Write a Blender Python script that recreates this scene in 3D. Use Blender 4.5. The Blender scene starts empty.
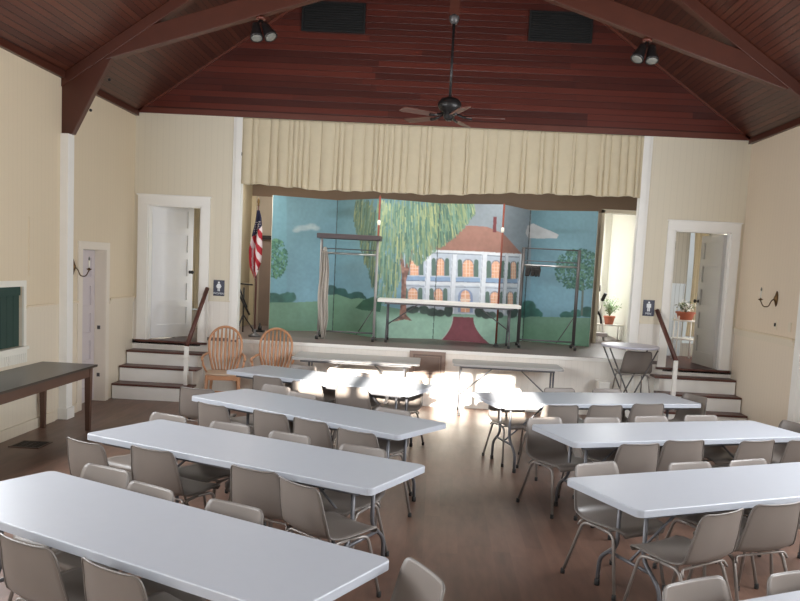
import bpy, bmesh, math, random
import numpy as np
from mathutils import Vector, Matrix
random.seed(7)
PI = math.pi
C = bpy.context.scene.collection

# ------------------------------------------------------------------ materials
def lin(c):
    return tuple(((v/255)/12.92 if v/255 <= .04045 else ((v/255+.055)/1.055)**2.4) for v in c)
class NT:
    def __init__(s, name):
        s.m = bpy.data.materials.new(name); s.m.use_nodes = True
        s.t = s.m.node_tree; s.b = s.t.nodes['Principled BSDF']
    def n(s, typ, **kw):
        o = s.t.nodes.new(typ)
        for k, v in kw.items():
            if k.startswith('i_'): o.inputs[k[2:].replace('_', ' ')].default_value = v
            else: setattr(o, k, v)
        return o
    def l(s, a, b): s.t.links.new(a, b)
    def math(s, op, a, b=None, c=None):
        o = s.t.nodes.new('ShaderNodeMath'); o.operation = op
        for i, v in enumerate((a, b, c)):
            if v is None: continue
            if hasattr(v, 'is_output'): s.l(v, o.inputs[i])
            else: o.inputs[i].default_value = v
        return o.outputs[0]
    def pos(s):
        g = s.n('ShaderNodeNewGeometry'); x = s.n('ShaderNodeSeparateXYZ'); s.l(g.outputs['Position'], x.inputs[0])
        return g.outputs['Position'], x.outputs
    def mix(s, fac, a, b):
        o = s.n('ShaderNodeMix'); o.data_type = 'RGBA'
        for i, v in ((0, fac), (6, a), (7, b)):
            if hasattr(v, 'is_output'): s.l(v, o.inputs[i])
            else: o.inputs[i].default_value = v if i == 0 else (*v, 1)
        return o.outputs[2]

def plain(name, rgb, rough=.5, metal=0, var=.08, scale=6, spec=.5, coat=0):
    k = NT(name); c = lin(rgb)
    co = k.n('ShaderNodeTexCoord')
    nz = k.n('ShaderNodeTexNoise'); nz.inputs['Scale'].default_value = scale; nz.inputs['Detail'].default_value = 3
    k.l(co.outputs['Object'], nz.inputs['Vector'])
    k.l(k.mix(nz.outputs[0], tuple(v*(1-var) for v in c), tuple(min(1, v*(1+var)) for v in c)), k.b.inputs['Base Color'])
    k.b.inputs['Roughness'].default_value = rough; k.b.inputs['Metallic'].default_value = metal
    k.b.inputs['Specular IOR Level'].default_value = spec
    if coat: k.b.inputs['Coat Weight'].default_value = coat
    return k.m

def boards(name, axis, width, c1, c2, rough, along, length=3.0, groove=.5, bump=.3, spec=.5, gap=.06, lscale=1.0, contrast=1.0, low=None, zr=1.41):
    """timber or panel boards: axis = coordinate counted across the boards, along = coordinate along them"""
    k = NT(name); P, x = k.pos()
    u = k.math('DIVIDE', x[axis], width)
    idx = k.math('FLOOR', u); fr = k.math('FRACT', u)
    w = k.n('ShaderNodeTexWhiteNoise', noise_dimensions='1D'); k.l(idx, w.inputs['W'])
    seg = k.math('FLOOR', k.math('DIVIDE', k.math('ADD', x[along], k.math('MULTIPLY', w.outputs[0], 17.0)), length))
    w2 = k.n('ShaderNodeTexWhiteNoise', noise_dimensions='2D')
    cb = k.n('ShaderNodeCombineXYZ'); k.l(idx, cb.inputs[0]); k.l(seg, cb.inputs[1]); k.l(cb.outputs[0], w2.inputs['Vector'])
    # grain
    mp = k.n('ShaderNodeMapping'); k.l(P, mp.inputs['Vector'])
    s = [28*lscale]*3; s[along] = 1.6*lscale; mp.inputs['Scale'].default_value = s
    nz = k.n('ShaderNodeTexNoise'); nz.inputs['Scale'].default_value = 1.0; nz.inputs['Detail'].default_value = 4; k.l(mp.outputs[0], nz.inputs['Vector'])
    f = k.math('ADD', k.math('MULTIPLY', w2.outputs[0], .62*contrast), k.math('MULTIPLY', nz.outputs[0], .38))
    col = k.mix(f, lin(c1), lin(c2))
    if low: col = k.mix(k.math('LESS_THAN', x[2], zr), col, lin(low))
    d = k.math('ABSOLUTE', k.math('SUBTRACT', fr, .5))
    g = k.math('GREATER_THAN', d, .5-gap)
    col2 = k.mix(k.math('MULTIPLY', g, groove), col, tuple(v*.25 for v in lin(c1)))
    k.l(col2, k.b.inputs['Base Color'])
    k.b.inputs['Roughness'].default_value = rough
    k.b.inputs['Specular IOR Level'].default_value = spec
    b = k.n('ShaderNodeBump'); b.inputs['Strength'].default_value = bump; b.inputs['Distance'].default_value = .01
    h = k.math('ADD', k.math('SUBTRACT', 1.0, k.math('SMOOTH_MIN', 1.0, k.math('MULTIPLY', g, 1.0), .1)), k.math('MULTIPLY', w2.outputs[0], .25))
    k.l(h, b.inputs['Height']); k.l(b.outputs[0], k.b.inputs['Normal'])
    return k.m

def emit(name, rgb, s):
    k = NT(name); k.b.inputs['Base Color'].default_value = (*lin(rgb), 1)
    k.b.inputs['Emission Color'].default_value = (*lin(rgb), 1); k.b.inputs['Emission Strength'].default_value = s
    return k.m

M = {}
M['slope'] = boards('ceiling_boards', 0, .060, (60, 28, 21), (96, 52, 37), .38, 1, 2.6, .75, .5, gap=.09)
M['gable'] = boards('gable_boards', 2, .088, (56, 23, 19), (102, 44, 33), .32, 0, 2.9, .45, .35, gap=.06, contrast=1.1)
M['beam'] = plain('beam_wood', (74, 36, 24), .4, var=.2, scale=5)
M['beam_light'] = plain('trim_wood', (100, 52, 40), .4, var=.2, scale=5)
M['wall_side'] = boards('wall_boards_side', 1, .09, (220, 205, 178), (223, 208, 181), .6, 2, 9, .07, .15, gap=.05, contrast=.4, low=(223, 212, 192))
M['wall_end'] = boards('wall_boards_end', 0, .09, (224, 216, 196), (227, 219, 199), .6, 2, 9, .06, .15, gap=.05, contrast=.4, low=(234, 230, 222))
M['white'] = plain('white_paint', (232, 229, 218), .42, var=.03)
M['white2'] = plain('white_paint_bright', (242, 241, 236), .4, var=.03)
M['door_white'] = plain('door_paint', (236, 237, 238), .42, var=.03)
M['door_grey'] = plain('door_paint_grey', (184, 182, 178), .45, var=.03)
M['lav'] = plain('lavender_paint', (206, 198, 200), .5, var=.04)
M['backroom'] = boards('backroom_boards', 0, .07, (184, 180, 170), (188, 184, 174), .6, 2, 9, .3, .3, gap=.06, contrast=.4)
M['backblue'] = boards('backroom_wainscot', 0, .07, (206, 214, 220), (210, 218, 224), .6, 2, 9, .35, .3, gap=.08, contrast=.4)
M['stagewall'] = plain('stage_grey_paint', (168, 156, 140), .7, var=.05)
M['stagetan'] = plain('stage_tan_paint', (190, 176, 146), .7, var=.05)
M['stageceil'] = plain('stage_ceiling_paint', (150, 132, 110), .7, var=.05)
M['roomwhite'] = plain('bright_room_paint', (235, 235, 228), .6, var=.02)
M['stagefloor'] = plain('stage_floor_paint', (112, 100, 96), .45, var=.15, scale=3)
M['tread'] = plain('tread_brown', (88, 50, 42), .4, var=.2, scale=4)
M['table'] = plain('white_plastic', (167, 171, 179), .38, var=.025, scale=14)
M['tablegrey'] = plain('grey_laminate', (172, 170, 168), .42, var=.05)
M['steel'] = plain('grey_steel', (98, 98, 102), .42, .3, var=.05)
M['steel_dark'] = plain('dark_steel', (84, 82, 82), .4, .3, var=.05)
M['chrome'] = plain('brushed_metal', (190, 190, 190), .28, .9, var=.03)
M['shell'] = plain('taupe_plastic', (117, 109, 103), .42, var=.05, scale=9)
M['shell_rim'] = plain('taupe_rim', (104, 98, 93), .4, var=.03)
M['cleg'] = plain('chair_tube', (138, 131, 126), .38, .35, var=.04)
M['black'] = plain('black_rubber', (26, 25, 25), .5, var=.1)
M['blackmetal'] = plain('black_metal', (38, 36, 36), .4, .3, var=.1)
M['darkwood'] = plain('dark_table_top', (40, 36, 33), .28, var=.15, scale=3)
M['brownwood'] = plain('brown_table_wood', (84, 58, 46), .42, var=.2, scale=4)
M['oak'] = plain('oak', (188, 138, 102), .36, var=.2, scale=7)
M['oakseat'] = plain('oak_seat', (196, 172, 148), .3, var=.1, scale=5)
M['curtain'] = plain('cream_cloth', (213, 201, 173), .85, var=.05, scale=12)
M['green'] = plain('green_shutter', (30, 62, 56), .55, var=.12)
M['navy'] = plain('navy_sign', (22, 26, 58), .35, var=.03)
M['signwhite'] = plain('sign_white', (232, 236, 240), .4, var=.01)
M['brass'] = plain('dark_brass', (92, 66, 36), .35, .75, var=.2, scale=30)
M['cream'] = plain('candle_cream', (226, 222, 210), .5, var=.02)
M['louver'] = plain('black_louver', (14, 15, 15), .6, var=.1)
M['bladewood'] = plain('fan_blade_wood', (96, 58, 48), .4, var=.1)
M['rust'] = plain('rusty_rod', (116, 60, 48), .55, .2, var=.35, scale=12)
M['rag'] = plain('off_white_cloth', (196, 190, 182), .9, var=.1, scale=10)
M['terracotta'] = plain('terracotta', (188, 108, 82), .7, var=.08)
M['leaf'] = plain('leaf_green', (110, 128, 88), .6, var=.3, scale=20)
M['petal'] = plain('white_petal', (240, 240, 236), .6, var=.03)
M['panelbrown'] = plain('access_panel_brown', (126, 108, 98), .5, var=.15, scale=12)
M['bin'] = plain('cloudy_plastic', (214, 212, 206), .3, var=.03)
M['flagred'] = plain('flag_red', (176, 40, 52), .8, var=.06)
M['flagwhite'] = plain('flag_white', (226, 214, 214), .8, var=.04)
M['flagblue'] = plain('flag_blue', (30, 30, 58), .8, var=.06)
M['gold'] = plain('gold_finial', (110, 88, 56), .35, .8, var=.05)
M['browndoor'] = plain('brown_door', (134, 116, 104), .55, var=.08)
M['glass'] = plain('lens_glass', (118, 118, 112), .15, 0, var=.02)
M['plate'] = plain('switch_plate', (220, 208, 186), .4, var=.02)
M['grate'] = plain('grate_iron', (58, 52, 48), .5, .4, var=.1)
M['window_light'] = emit('daylight_pane', (236, 240, 250), 3.0)

# floor: vinyl planks, glossy and worn
def floor_mat():
    k = NT('vinyl_plank_floor'); P, x = k.pos()
    u = k.math('DIVIDE', x[0], .13); idx = k.math('FLOOR', u)
    w = k.n('ShaderNodeTexWhiteNoise', noise_dimensions='1D'); k.l(idx, w.inputs['W'])
    seg = k.math('FLOOR', k.math('DIVIDE', k.math('ADD', x[1], k.math('MULTIPLY', w.outputs[0], 9.0)), 1.2))
    cb = k.n('ShaderNodeCombineXYZ'); k.l(idx, cb.inputs[0]); k.l(seg, cb.inputs[1])
    w2 = k.n('ShaderNodeTexWhiteNoise', noise_dimensions='2D'); k.l(cb.outputs[0], w2.inputs['Vector'])
    mp = k.n('ShaderNodeMapping'); k.l(P, mp.inputs['Vector']); mp.inputs['Scale'].default_value = (11, 2.2, 1)
    nz = k.n('ShaderNodeTexNoise'); nz.inputs['Scale'].default_value = 1.3; nz.inputs['Detail'].default_value = 5; k.l(mp.outputs[0], nz.inputs['Vector'])
    n2 = k.n('ShaderNodeTexNoise'); n2.inputs['Scale'].default_value = 1.1; n2.inputs['Detail'].default_value = 3; k.l(P, n2.inputs['Vector'])
    f = k.math('ADD', k.math('MULTIPLY', w2.outputs[0], .22), k.math('ADD', k.math('MULTIPLY', nz.outputs[0], .62), k.math('MULTIPLY', n2.outputs[0], .26)))
    k.l(k.mix(f, lin((58, 42, 36)), lin((142, 109, 93))), k.b.inputs['Base Color'])
    r = k.math('ADD', .30, k.math('MULTIPLY', n2.outputs[0], .2)); k.l(r, k.b.inputs['Roughness'])
    b = k.n('ShaderNodeBump'); b.inputs['Strength'].default_value = .06; k.l(nz.outputs[0], b.inputs['Height']); k.l(b.outputs[0], k.b.inputs['Normal'])
    return k.m
M['floor'] = floor_mat()

# ------------------------------------------------------------------ mesh helpers
def box(bm, x0, x1, y0, y1, z0, z1, rot=None, off=None):
    vs = [Vector((x, y, z)) for x in (x0, x1) for y in (y0, y1) for z in (z0, z1)]
    if rot: vs = [rot @ v for v in vs]
    if off: vs = [v + Vector(off) for v in vs]
    v = [bm.verts.new(p) for p in vs]
    for f in ((0,1,3,2),(4,6,7,5),(0,4,5,1),(2,3,7,6),(0,2,6,4),(1,5,7,3)):
        bm.faces.new([v[i] for i in f])
def tube(bm, pts, r, seg=10, cap=True):
    pts = [Vector(p) for p in pts]; n = len(pts)
    rs = r if isinstance(r, (list, tuple)) else [r]*n
    rings = []; up = None
    for i, p in enumerate(pts):
        d = (pts[min(i+1, n-1)] - pts[max(i-1, 0)]).normalized()
        if up is None:
            up = Vector((0, 0, 1)) if abs(d.z) < .9 else Vector((1, 0, 0))
        a = d.cross(up); a.normalize(); b = a.cross(d).normalized(); up = b
        rings.append([bm.verts.new(p + (a*math.cos(2*PI*j/seg) + b*math.sin(2*PI*j/seg))*rs[i]) for j in range(seg)])
    for A, B in zip(rings, rings[1:]):
        for j in range(seg):
            f = bm.faces.new((A[j], A[(j+1) % seg], B[(j+1) % seg], B[j])); f.smooth = True
    if cap:
        bm.faces.new(rings[0][::-1]); bm.faces.new(rings[-1])
def lathe(bm, prof, seg=24, off=(0, 0, 0), axis=None):
    o = Vector(off); rings = []
    for r, z in prof:
        ring = []
        for j in range(seg):
            a = 2*PI*j/seg; p = Vector((r*math.cos(a), r*math.sin(a), z))
            if axis is not None: p = axis @ p
            ring.append(bm.verts.new(p + o))
        rings.append(ring)
    for A, B in zip(rings, rings[1:]):
        for j in range(seg):
            f = bm.faces.new((A[j], A[(j+1) % seg], B[(j+1) % seg], B[j])); f.smooth = True
    bm.faces.new(rings[0][::-1]); bm.faces.new(rings[-1])
def prism(bm, poly, y0, y1, plane='XZ'):
    def P(a, b, y): return (a, y, b) if plane == 'XZ' else ((y, a, b) if plane == 'YZ' else (a, b, y))
    A = [bm.verts.new(P(a, b, y0)) for a, b in poly]; B = [bm.verts.new(P(a, b, y1)) for a, b in poly]
    bm.faces.new(A); bm.faces.new(B[::-1])
    n = len(poly)
    for i in range(n): bm.faces.new((A[i], B[i], B[(i+1) % n], A[(i+1) % n]))
def bez(p0, p1, p2, n=8):
    p0, p1, p2 = map(Vector, (p0, p1, p2))
    return [p0*(1-t)**2 + p1*2*t*(1-t) + p2*t*t for t in (i/n for i in range(n+1))]
def fillet(pts, r, n=5):
    pts = [Vector(p) for p in pts]; out = [pts[0]]
    for a, b, c in zip(pts, pts[1:], pts[2:]):
        d1 = (a-b).normalized(); d2 = (c-b).normalized(); k = min(r, (a-b).length*.45, (c-b).length*.45)
        out += bez(b+d1*k, b, b+d2*k, n)
    return out + [pts[-1]]
def mk(name, bm, mats, parent=None, bevel=0, smooth=False, loc=None):
    bmesh.ops.recalc_face_normals(bm, faces=bm.faces)
    if bevel:
        bmesh.ops.bevel(bm, geom=[e for e in bm.edges], offset=bevel, segments=2, affect='EDGES', profile=.6)
    if smooth:
        for f in bm.faces: f.smooth = True
    me = bpy.data.meshes.new(name); bm.to_mesh(me); bm.free()
    o = bpy.data.objects.new(name, me); C.objects.link(o)
    for m in (mats if isinstance(mats, (list, tuple)) else [mats]): me.materials.append(m)
    if parent: o.parent = parent
    if loc: o.location = loc
    return o
def nb(): return bmesh.new()
def thing(name, label, cat, loc=(0, 0, 0), rz=0, group=None):
    o = bpy.data.objects.new(name, None); C.objects.link(o); o.empty_display_size = .1
    o.location = loc; o.rotation_euler = (0, 0, rz); o['label'] = label; o['category'] = cat
    if group: o['group'] = group
    return o
def tag(o, label, cat, group=None):
    o['label'] = label; o['category'] = cat
    if group: o['group'] = group
    return o
def struct(name, bm, m, parent=None, bevel=0):
    o = mk(name, bm, m, parent, bevel)
    if not parent: o['kind'] = 'structure'
    return o
def boxo(name, dims, m, parent=None, bevel=0, st=False):
    bm = nb()
    for d in (dims if isinstance(dims[0], (tuple, list)) else [dims]): box(bm, *d)
    return (struct if st else mk)(name, bm, m, parent, bevel)
def dup(root, loc, rz, label, group=None):
    r = root.copy(); C.objects.link(r); r.location = loc; r.rotation_euler = (0, 0, rz); r['label'] = label
    if group: r['group'] = group
    for ch in list(root.children):
        c = ch.copy(); C.objects.link(c); c.parent = r
        for g in ch.children:
            d = g.copy(); C.objects.link(d); d.parent = c
    return r
def text_mesh(name, s, size, m, parent, loc, ext=.001):
    cu = bpy.data.curves.new(name, 'FONT'); cu.body = s; cu.size = size; cu.extrude = ext; cu.align_x = 'CENTER'
    t = bpy.data.objects.new(name, cu); C.objects.link(t)
    bpy.context.view_layer.update()
    me = bpy.data.meshes.new_from_object(t.evaluated_get(bpy.context.evaluated_depsgraph_get()))
    bpy.data.objects.remove(t)
    me.transform(Matrix.Translation(loc) @ Matrix.Rotation(PI/2, 4, 'X'))
    o = bpy.data.objects.new(name, me); C.objects.link(o); me.materials.clear(); me.materials.append(m); o.parent = parent
    return o

# ------------------------------------------------------------------ room shell
XL, XR, YF, YN, EZ, SL = -4.55, 4.43, 12.25, -1.6, 4.13, .70
XC = (XL+XR)/2; RZ = EZ + SL*(XR-XL)/2
FL, SF = .78, .865      # landing floor, stage floor
boxo('floor', (XL-.3, XR+.3, YN-.2, YF+.12, -.1, 0), M['floor'], st=True)
# left wall with serving hatch and a recessed doorway
HY0, HY1, HZ0, HZ1 = 7.75, 8.925, .985, 1.645
DY0, DY1, DZ = 10.44, 11.2, 2.09
T = .3
boxo('wall_left', [(XL-T, XL, YN-.2, HY0, 0, EZ), (XL-T, XL, HY0, HY1, 0, HZ0), (XL-T, XL, HY0, HY1, HZ1, EZ), (XL-T, XL, HY1, DY0, 0, EZ),
                   (XL-T, XL, DY0, DY1, DZ, EZ), (XL-T, XL, DY1, YF+.12, 0, EZ)], M['wall_side'], st=True)
M['wall_right'] = boards('wall_boards_right', 1, .09, (224, 208, 186), (227, 211, 189), .6, 2, 9, .07, .15, gap=.05, contrast=.4, low=(227, 214, 195))
boxo('wall_right', (XR, XR+.15, YN-.2, YF+.12, 0, EZ), M['wall_right'], st=True)
# far wall: stage opening plus two doorways at landing height
LD0, LD1, RD0, RD1, DT = -4.34, -3.54, 3.435, 4.25, 2.80
OL, OR = -2.965, 2.885
Y2 = YF+.12
boxo('wall_far', [(XL, LD0, YF, Y2, 0, EZ), (LD0, LD1, YF, Y2, 0, FL), (LD0, LD1, YF, Y2, DT, EZ), (LD1, OL, YF, Y2, 0, EZ),
                  (OL, OR, YF, Y2, 0, SF-.03), (OL, OR, YF, Y2, EZ-.06, EZ), (OR, RD0, YF, Y2, 0, EZ), (RD0, RD1, YF, Y2, 0, FL), (RD0, RD1, YF, Y2, DT, EZ),
                  (RD1, XR, YF, Y2, 0, EZ)], M['wall_end'], st=True)
bm = nb(); prism(bm, [(XL, EZ), (XR, EZ), (XC, RZ)], YF, Y2); struct('wall_gable_far', bm, M['gable'])
# near wall with high windows (behind the camera)
NW = [(-1.62, -1.05), (-.92, -.30), (-.18, .36), (.50, 1.0)]
NZ0, NZ1 = 2.70, 3.45
wb = [(XL, NW[0][0], YN-.12, YN, 0, EZ), (NW[-1][1], XR, YN-.12, YN, 0, EZ), (NW[0][0], NW[-1][1], YN-.12, YN, 0, NZ0), (NW[0][0], NW[-1][1], YN-.12, YN, NZ1, EZ)]
for (a, b), (c, d) in zip(NW, NW[1:]): wb.append((b, c, YN-.12, YN, NZ0, NZ1))
for a, b in NW[:2]: wb.append((a, b, YN-.12, YN, NZ0, NZ0+.16))
boxo('wall_near', wb, M['wall_end'], st=True)
bm = nb(); prism(bm, [(XL, EZ), (XR, EZ), (XC, RZ)], YN-.12, YN); struct('wall_gable_near', bm, M['gable'])
# ceiling slopes
bm = nb()
e = .12
prism(bm, [(XL-.3, EZ-.3*SL), (XC, RZ), (XC, RZ+e), (XL-.3, EZ-.3*SL+e)], YN-.2, YF+.3)
prism(bm, [(XR+.3, EZ-.3*SL), (XC, RZ), (XC, RZ+e), (XR+.3, EZ-.3*SL+e)], YN-.2, YF+.3)
struct('ceiling', bm, M['slope'])
# trims: eave mouldings, rake strips on the gable
boxo('trim_1', (XL, XL+.05, YN, YF, EZ-.055, EZ+.02), M['beam'], st=True)
boxo('trim_2', (XR-.05, XR, YN, YF, EZ-.055, EZ+.02), M['beam'], st=True)
boxo('trim_3', (XL, XR, YF-.03, YF, EZ-.005, EZ+.075), M['beam_light'], st=True)
th = math.atan(SL)
for i, s in ((4, 1), (5, -1)):
    bm = nb(); x0 = XL if s > 0 else XR
    dx, dz = s*math.sin(th)*.05, -math.cos(th)*.05
    prism(bm, [(x0, EZ), (XC, RZ), (XC+dx*0, RZ-.06), (x0+dx*1.4, EZ+.0)], YF-.03, YF)
    struct('trim_%d' % i, bm, M['beam_light'])
# chair rails and baseboards
RAIL = 1.415
def rail(n, dims): boxo('trim_%d' % n, dims, M['white'], st=True)
boxo('trim_6', [(XL, XL+.035, 8.98, 9.70, RAIL-.02, RAIL+.015), (XL, XL+.02, 8.98, 9.70, RAIL-.07, RAIL-.02), (XL, XL+.035, 9.93, 10.3, RAIL-.02, RAIL+.015),
                (XL, XL+.035, 11.33, YF, RAIL-.02, RAIL+.015), (XL, XL+.02, 11.33, YF, RAIL-.07, RAIL-.02), (XL, XL+.035, YN, 7.6, RAIL-.02, RAIL+.015)], M['wall_side'], st=True)
boxo('trim_7', [(XR-.035, XR, 10.2, YF-.02, RAIL-.02, RAIL+.015), (XR-.02, XR, 10.2, YF-.02, RAIL-.09, RAIL-.02), (XR-.035, XR, YN, 9.1, RAIL-.02, RAIL+.015)], M['wall_side'], st=True)
boxo('trim_8', [(-3.40, -3.08, YF-.025, YF, RAIL-.02, RAIL+.015), (3.02, 3.30, YF-.025, YF, RAIL-.02, RAIL+.015)], M['wall_end'], st=True)
boxo('baseboard_left', [(XL, XL+.02, YN, 9.7, 0, .12), (XL, XL+.02, 9.93, 10.3, 0, .12)], M['wall_side'], st=True)
boxo('baseboard_right', (XR-.02, XR, YN, 9.1, 0, .12), M['wall_side'], st=True)
# pilaster under the truss bracket
boxo('trim_9', [(XL, XL+.1, 9.82, 9.98, 0, 3.44), (XL, XL+.12, 9.80, 10.0, 0, .14)], M['white2'], st=True, bevel=.004)
boxo('trim_10', [(XR-.1, XR, 9.82, 9.98, 0, 3.44)], M['white2'], st=True, bevel=.004)
# old picture-panel seam on left wall
boxo('trim_11', [(XL, XL+.008, 9.08, 9.70, 2.40, 2.415), (XL, XL+.008, 9.07, 9.082, 1.75, 2.415)], M['wall_side'], st=True)
# proscenium casings
boxo('trim_12', [(OL-.09, OL+.004, YF-.03, Y2+.004, SF-.02, EZ-.01), (OL-.13, OL-.09, YF-.015, YF, .4, EZ-.01)], M['white2'], st=True, bevel=.004)
boxo('trim_13', [(OR-.004, OR+.09, YF-.03, Y2+.004, SF-.02, EZ-.01), (OR+.09, OR+.13, YF-.015, YF, .4, EZ-.01)], M['white2'], st=True, bevel=.004)
# stage floor with nosing
boxo('floor_stage', [(OL-.5, 3.36, Y2-.13, 14.3, SF-.05, SF), (OL-.5, 3.6, 14.3, 15.0, SF-.05, SF)], M['stagefloor'], st=True)
boxo('trim_14', (OL, OR, YF-.03, YF, SF-.055, SF-.004), M['white2'], st=True, bevel=.004)
# stage interior
SW = 15.0
boxo('wall_stage_back', [(-3.34, 2.93, SW, SW+.1, SF, 3.2)], M['stagewall'], st=True)
boxo('wall_stage_upper', (-3.5, 3.62, SW, SW+.1, 3.2, 3.7), plain('stage_upper_shade', (120, 100, 82), .7, var=.06), st=True)  # brown darkened to paint in the shade below the valance
boxo('wall_stage_left', (-3.52, -3.42, Y2, 16.0, SF-.1, 3.7), M['stagetan'], st=True)
boxo('wall_stage_right', [(3.37, 3.42, Y2, 14.2, SF-.1, 3.7), (3.60, 3.66, 14.3, 17.6, SF-.1, 3.7)], M['roomwhite'], st=True)
boxo('wall_stage_far', (-3.5, 2.0, 16.0, 16.06, SF, 3.7), M['stagetan'], st=True)
boxo('ceiling_stage', (-5.2, 5.6, Y2, 17.7, 3.55, 3.6), M['stageceil'], st=True)
boxo('wall_stage_header', (OL-.4, OR+.6, Y2, Y2+.03, 3.55, EZ), M['stagewall'], st=True)
# bright room behind the stage, right side
boxo('floor_rear_room', (1.8, 3.7, SW, 17.6, SF-.05, SF-.001), M['stagefloor'], st=True)
boxo('wall_rear_room', [(1.8, 3.7, 17.55, 17.65, SF, 3.6), (1.9, 1.98, SW+.1, 17.55, SF, 3.6)], M['roomwhite'], st=True)
boxo('trim_15', [(2.88, 2.935, SW-.03, SW, SF, 3.26), (2.88, 3.6, SW-.03, SW, 3.2, 3.27)], plain('pale_jamb', (228, 218, 198), .6), st=True)
boxo('trim_16', (-3.42, -3.335, SW-.03, SW, SF, 3.2), M['stagetan'], st=True)
# side rooms behind the two doors
boxo('floor_side_left', (-5.2, -3.52, YF, 14.8, FL-.06, FL), M['stagefloor'], st=True)
boxo('floor_side_right', (3.42, 5.4, YF, 14.3, FL-.06, FL), M['tread'], st=True)
boxo('wall_side_left', [(-5.2, -4.46, 14.7, 14.8, FL, 3.6), (-4.46, -4.18, 14.7, 14.8, FL, 1.1), (-4.46, -4.18, 14.7, 14.8, 2.9, 3.6), (-4.18, -3.52, 14.7, 14.8, FL, 3.6), (-5.25, -5.15, Y2, 14.8, FL, 3.6)], M['backroom'], st=True)
boxo('wall_side_right', [(3.37, 4.25, 14.2, 14.3, FL, 3.6), (4.25, 4.6, 14.2, 14.3, 3.15, 3.6), (4.25, 4.6, 14.2, 14.3, FL, 1.0), (4.6, 5.4, 14.2, 14.3, FL, 3.6), (5.3, 5.4, Y2, 14.3, FL, 3.6)], M['backroom'], st=True)
boxo('trim_17', [(3.40, 4.22, 14.17, 14.2, FL, 1.98), (3.40, 4.22, 14.15, 14.2, 1.98, 2.02)], M['backblue'], st=True)
# ------------------------------------------------------------------ hatch window, doors, stairs
w = struct('window_1', (lambda b: (box(b, XL-.0, XL+.022, HY0-.11, HY0, HZ0-.08, HZ1+.065), box(b, XL, XL+.022, HY1, HY1+.06, HZ0-.08, HZ1+.065),
     box(b, XL, XL+.022, HY0, HY1, HZ1, HZ1+.065), box(b, XL, XL+.05, HY0-.12, HY1+.07, HZ0-.035, HZ0), box(b, XL, XL+.022, HY0, HY1, HZ0-.08, HZ0-.035)) and b)(nb()), M['white'])
bm = nb()
n = 9
for i in range(n):
    y = HY0 + (HY1-HY0)*i/n; box(bm, XL-.05, XL-.03, y+.004, HY0+(HY1-HY0)*(i+1)/n-.004, HZ0, HZ1-.09)
box(bm, XL-.06, XL-.045, HY0, HY1, HZ0, HZ1)
box(bm, XL-.05, XL-.015, HY0, HY1, HZ1-.1, HZ1)
mk('shutter', bm, M['green'], w, .002)
# ribbed apron under the hatch
bm = nb()
for i in range(34):
    y = 7.5+i*.045; box(bm, XL, XL+.012, y, y+.036, .80, .95)
struct('trim_18', bm, M['white'])

def panel_door(name, w_, h, knob_m, mat, knob_side, parent=None):
    """five horizontal panels; hinge at x=0, leaf along +x, thickness in y"""
    bm = nb(); t = .05; st = .11
    box(bm, 0, st, 0, t, 0, h); box(bm, w_-st, w_, 0, t, 0, h)
    rails = [0, .2]; zs = [(0, .2)]; ph = (h-.2-.11*5)/5; z = .2
    for i in range(5):
        z += ph; zs.append((z, z+.11)); z += .11
    for a, b in zs: box(bm, st, w_-st, 0, t, a, b)
    for (a, b), (c, d) in zip(zs, zs[1:]):
        box(bm, st, w_-st, .022, t-.022, b, c)
    o = mk(name, bm, mat, parent)
    bm = nb(); z = h*.49; x = w_-.06
    for s in (-1, 1):
        ax = Matrix.Rotation(s*PI/2, 3, 'X'); y = t if s < 0 else 0
        lathe(bm, [(.026, 0), (.026, .006), (.01, .008), (.01, .035), (.024, .042), (.03, .055), (.024, .068), (.004, .072)], 14, (x, y, z), ax)
    mk('knob', bm, M['black'], o)
    return o
# door casings
def casing(n, a, b, z0, z1, wl, wr):
    bm = nb()
    box(bm, a-wl, a, YF-.03, YF, z0, z1); box(bm, b, b+wr, YF-.03, YF, z0, z1)
    box(bm, a-wl, b+wr, YF-.032, YF, z1, z1+.13); box(bm, a-wl-.015, b+wr+.015, YF-.05, YF, z1+.13, z1+.15)
    box(bm, a-.004, a+.022, YF-.01, Y2, z0, z1); box(bm, b-.022, b+.004, YF-.01, Y2, z0, z1); box(bm, a, b, YF-.01, Y2, z1-.02, z1+.004)
    return struct('door_%d' % n, bm, M['white2'], bevel=.003)
d2 = casing(2, LD0, LD1, FL, DT, .15, .13)
leaf = panel_door('door_leaf', .82, DT-FL+.06, None, M['door_white'], 1, d2); leaf.location = (LD0+.03, Y2-.01, FL+.01); leaf.rotation_euler = (0, 0, math.radians(60))
d3 = casing(3, RD0, RD1, FL, DT, .11, .13)
leaf = panel_door('door_leaf', .78, DT-FL-.035, None, M['door_grey'], 1, d3); leaf.location = (RD1-.02, Y2-.03, FL+.01); leaf.rotation_euler = (0, 0, math.radians(95.5))
boxo('hinge', [(RD0+.02, RD0+.035, YF+.02, YF+.06, 2.52, 2.64)], M['black'], d3)
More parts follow.
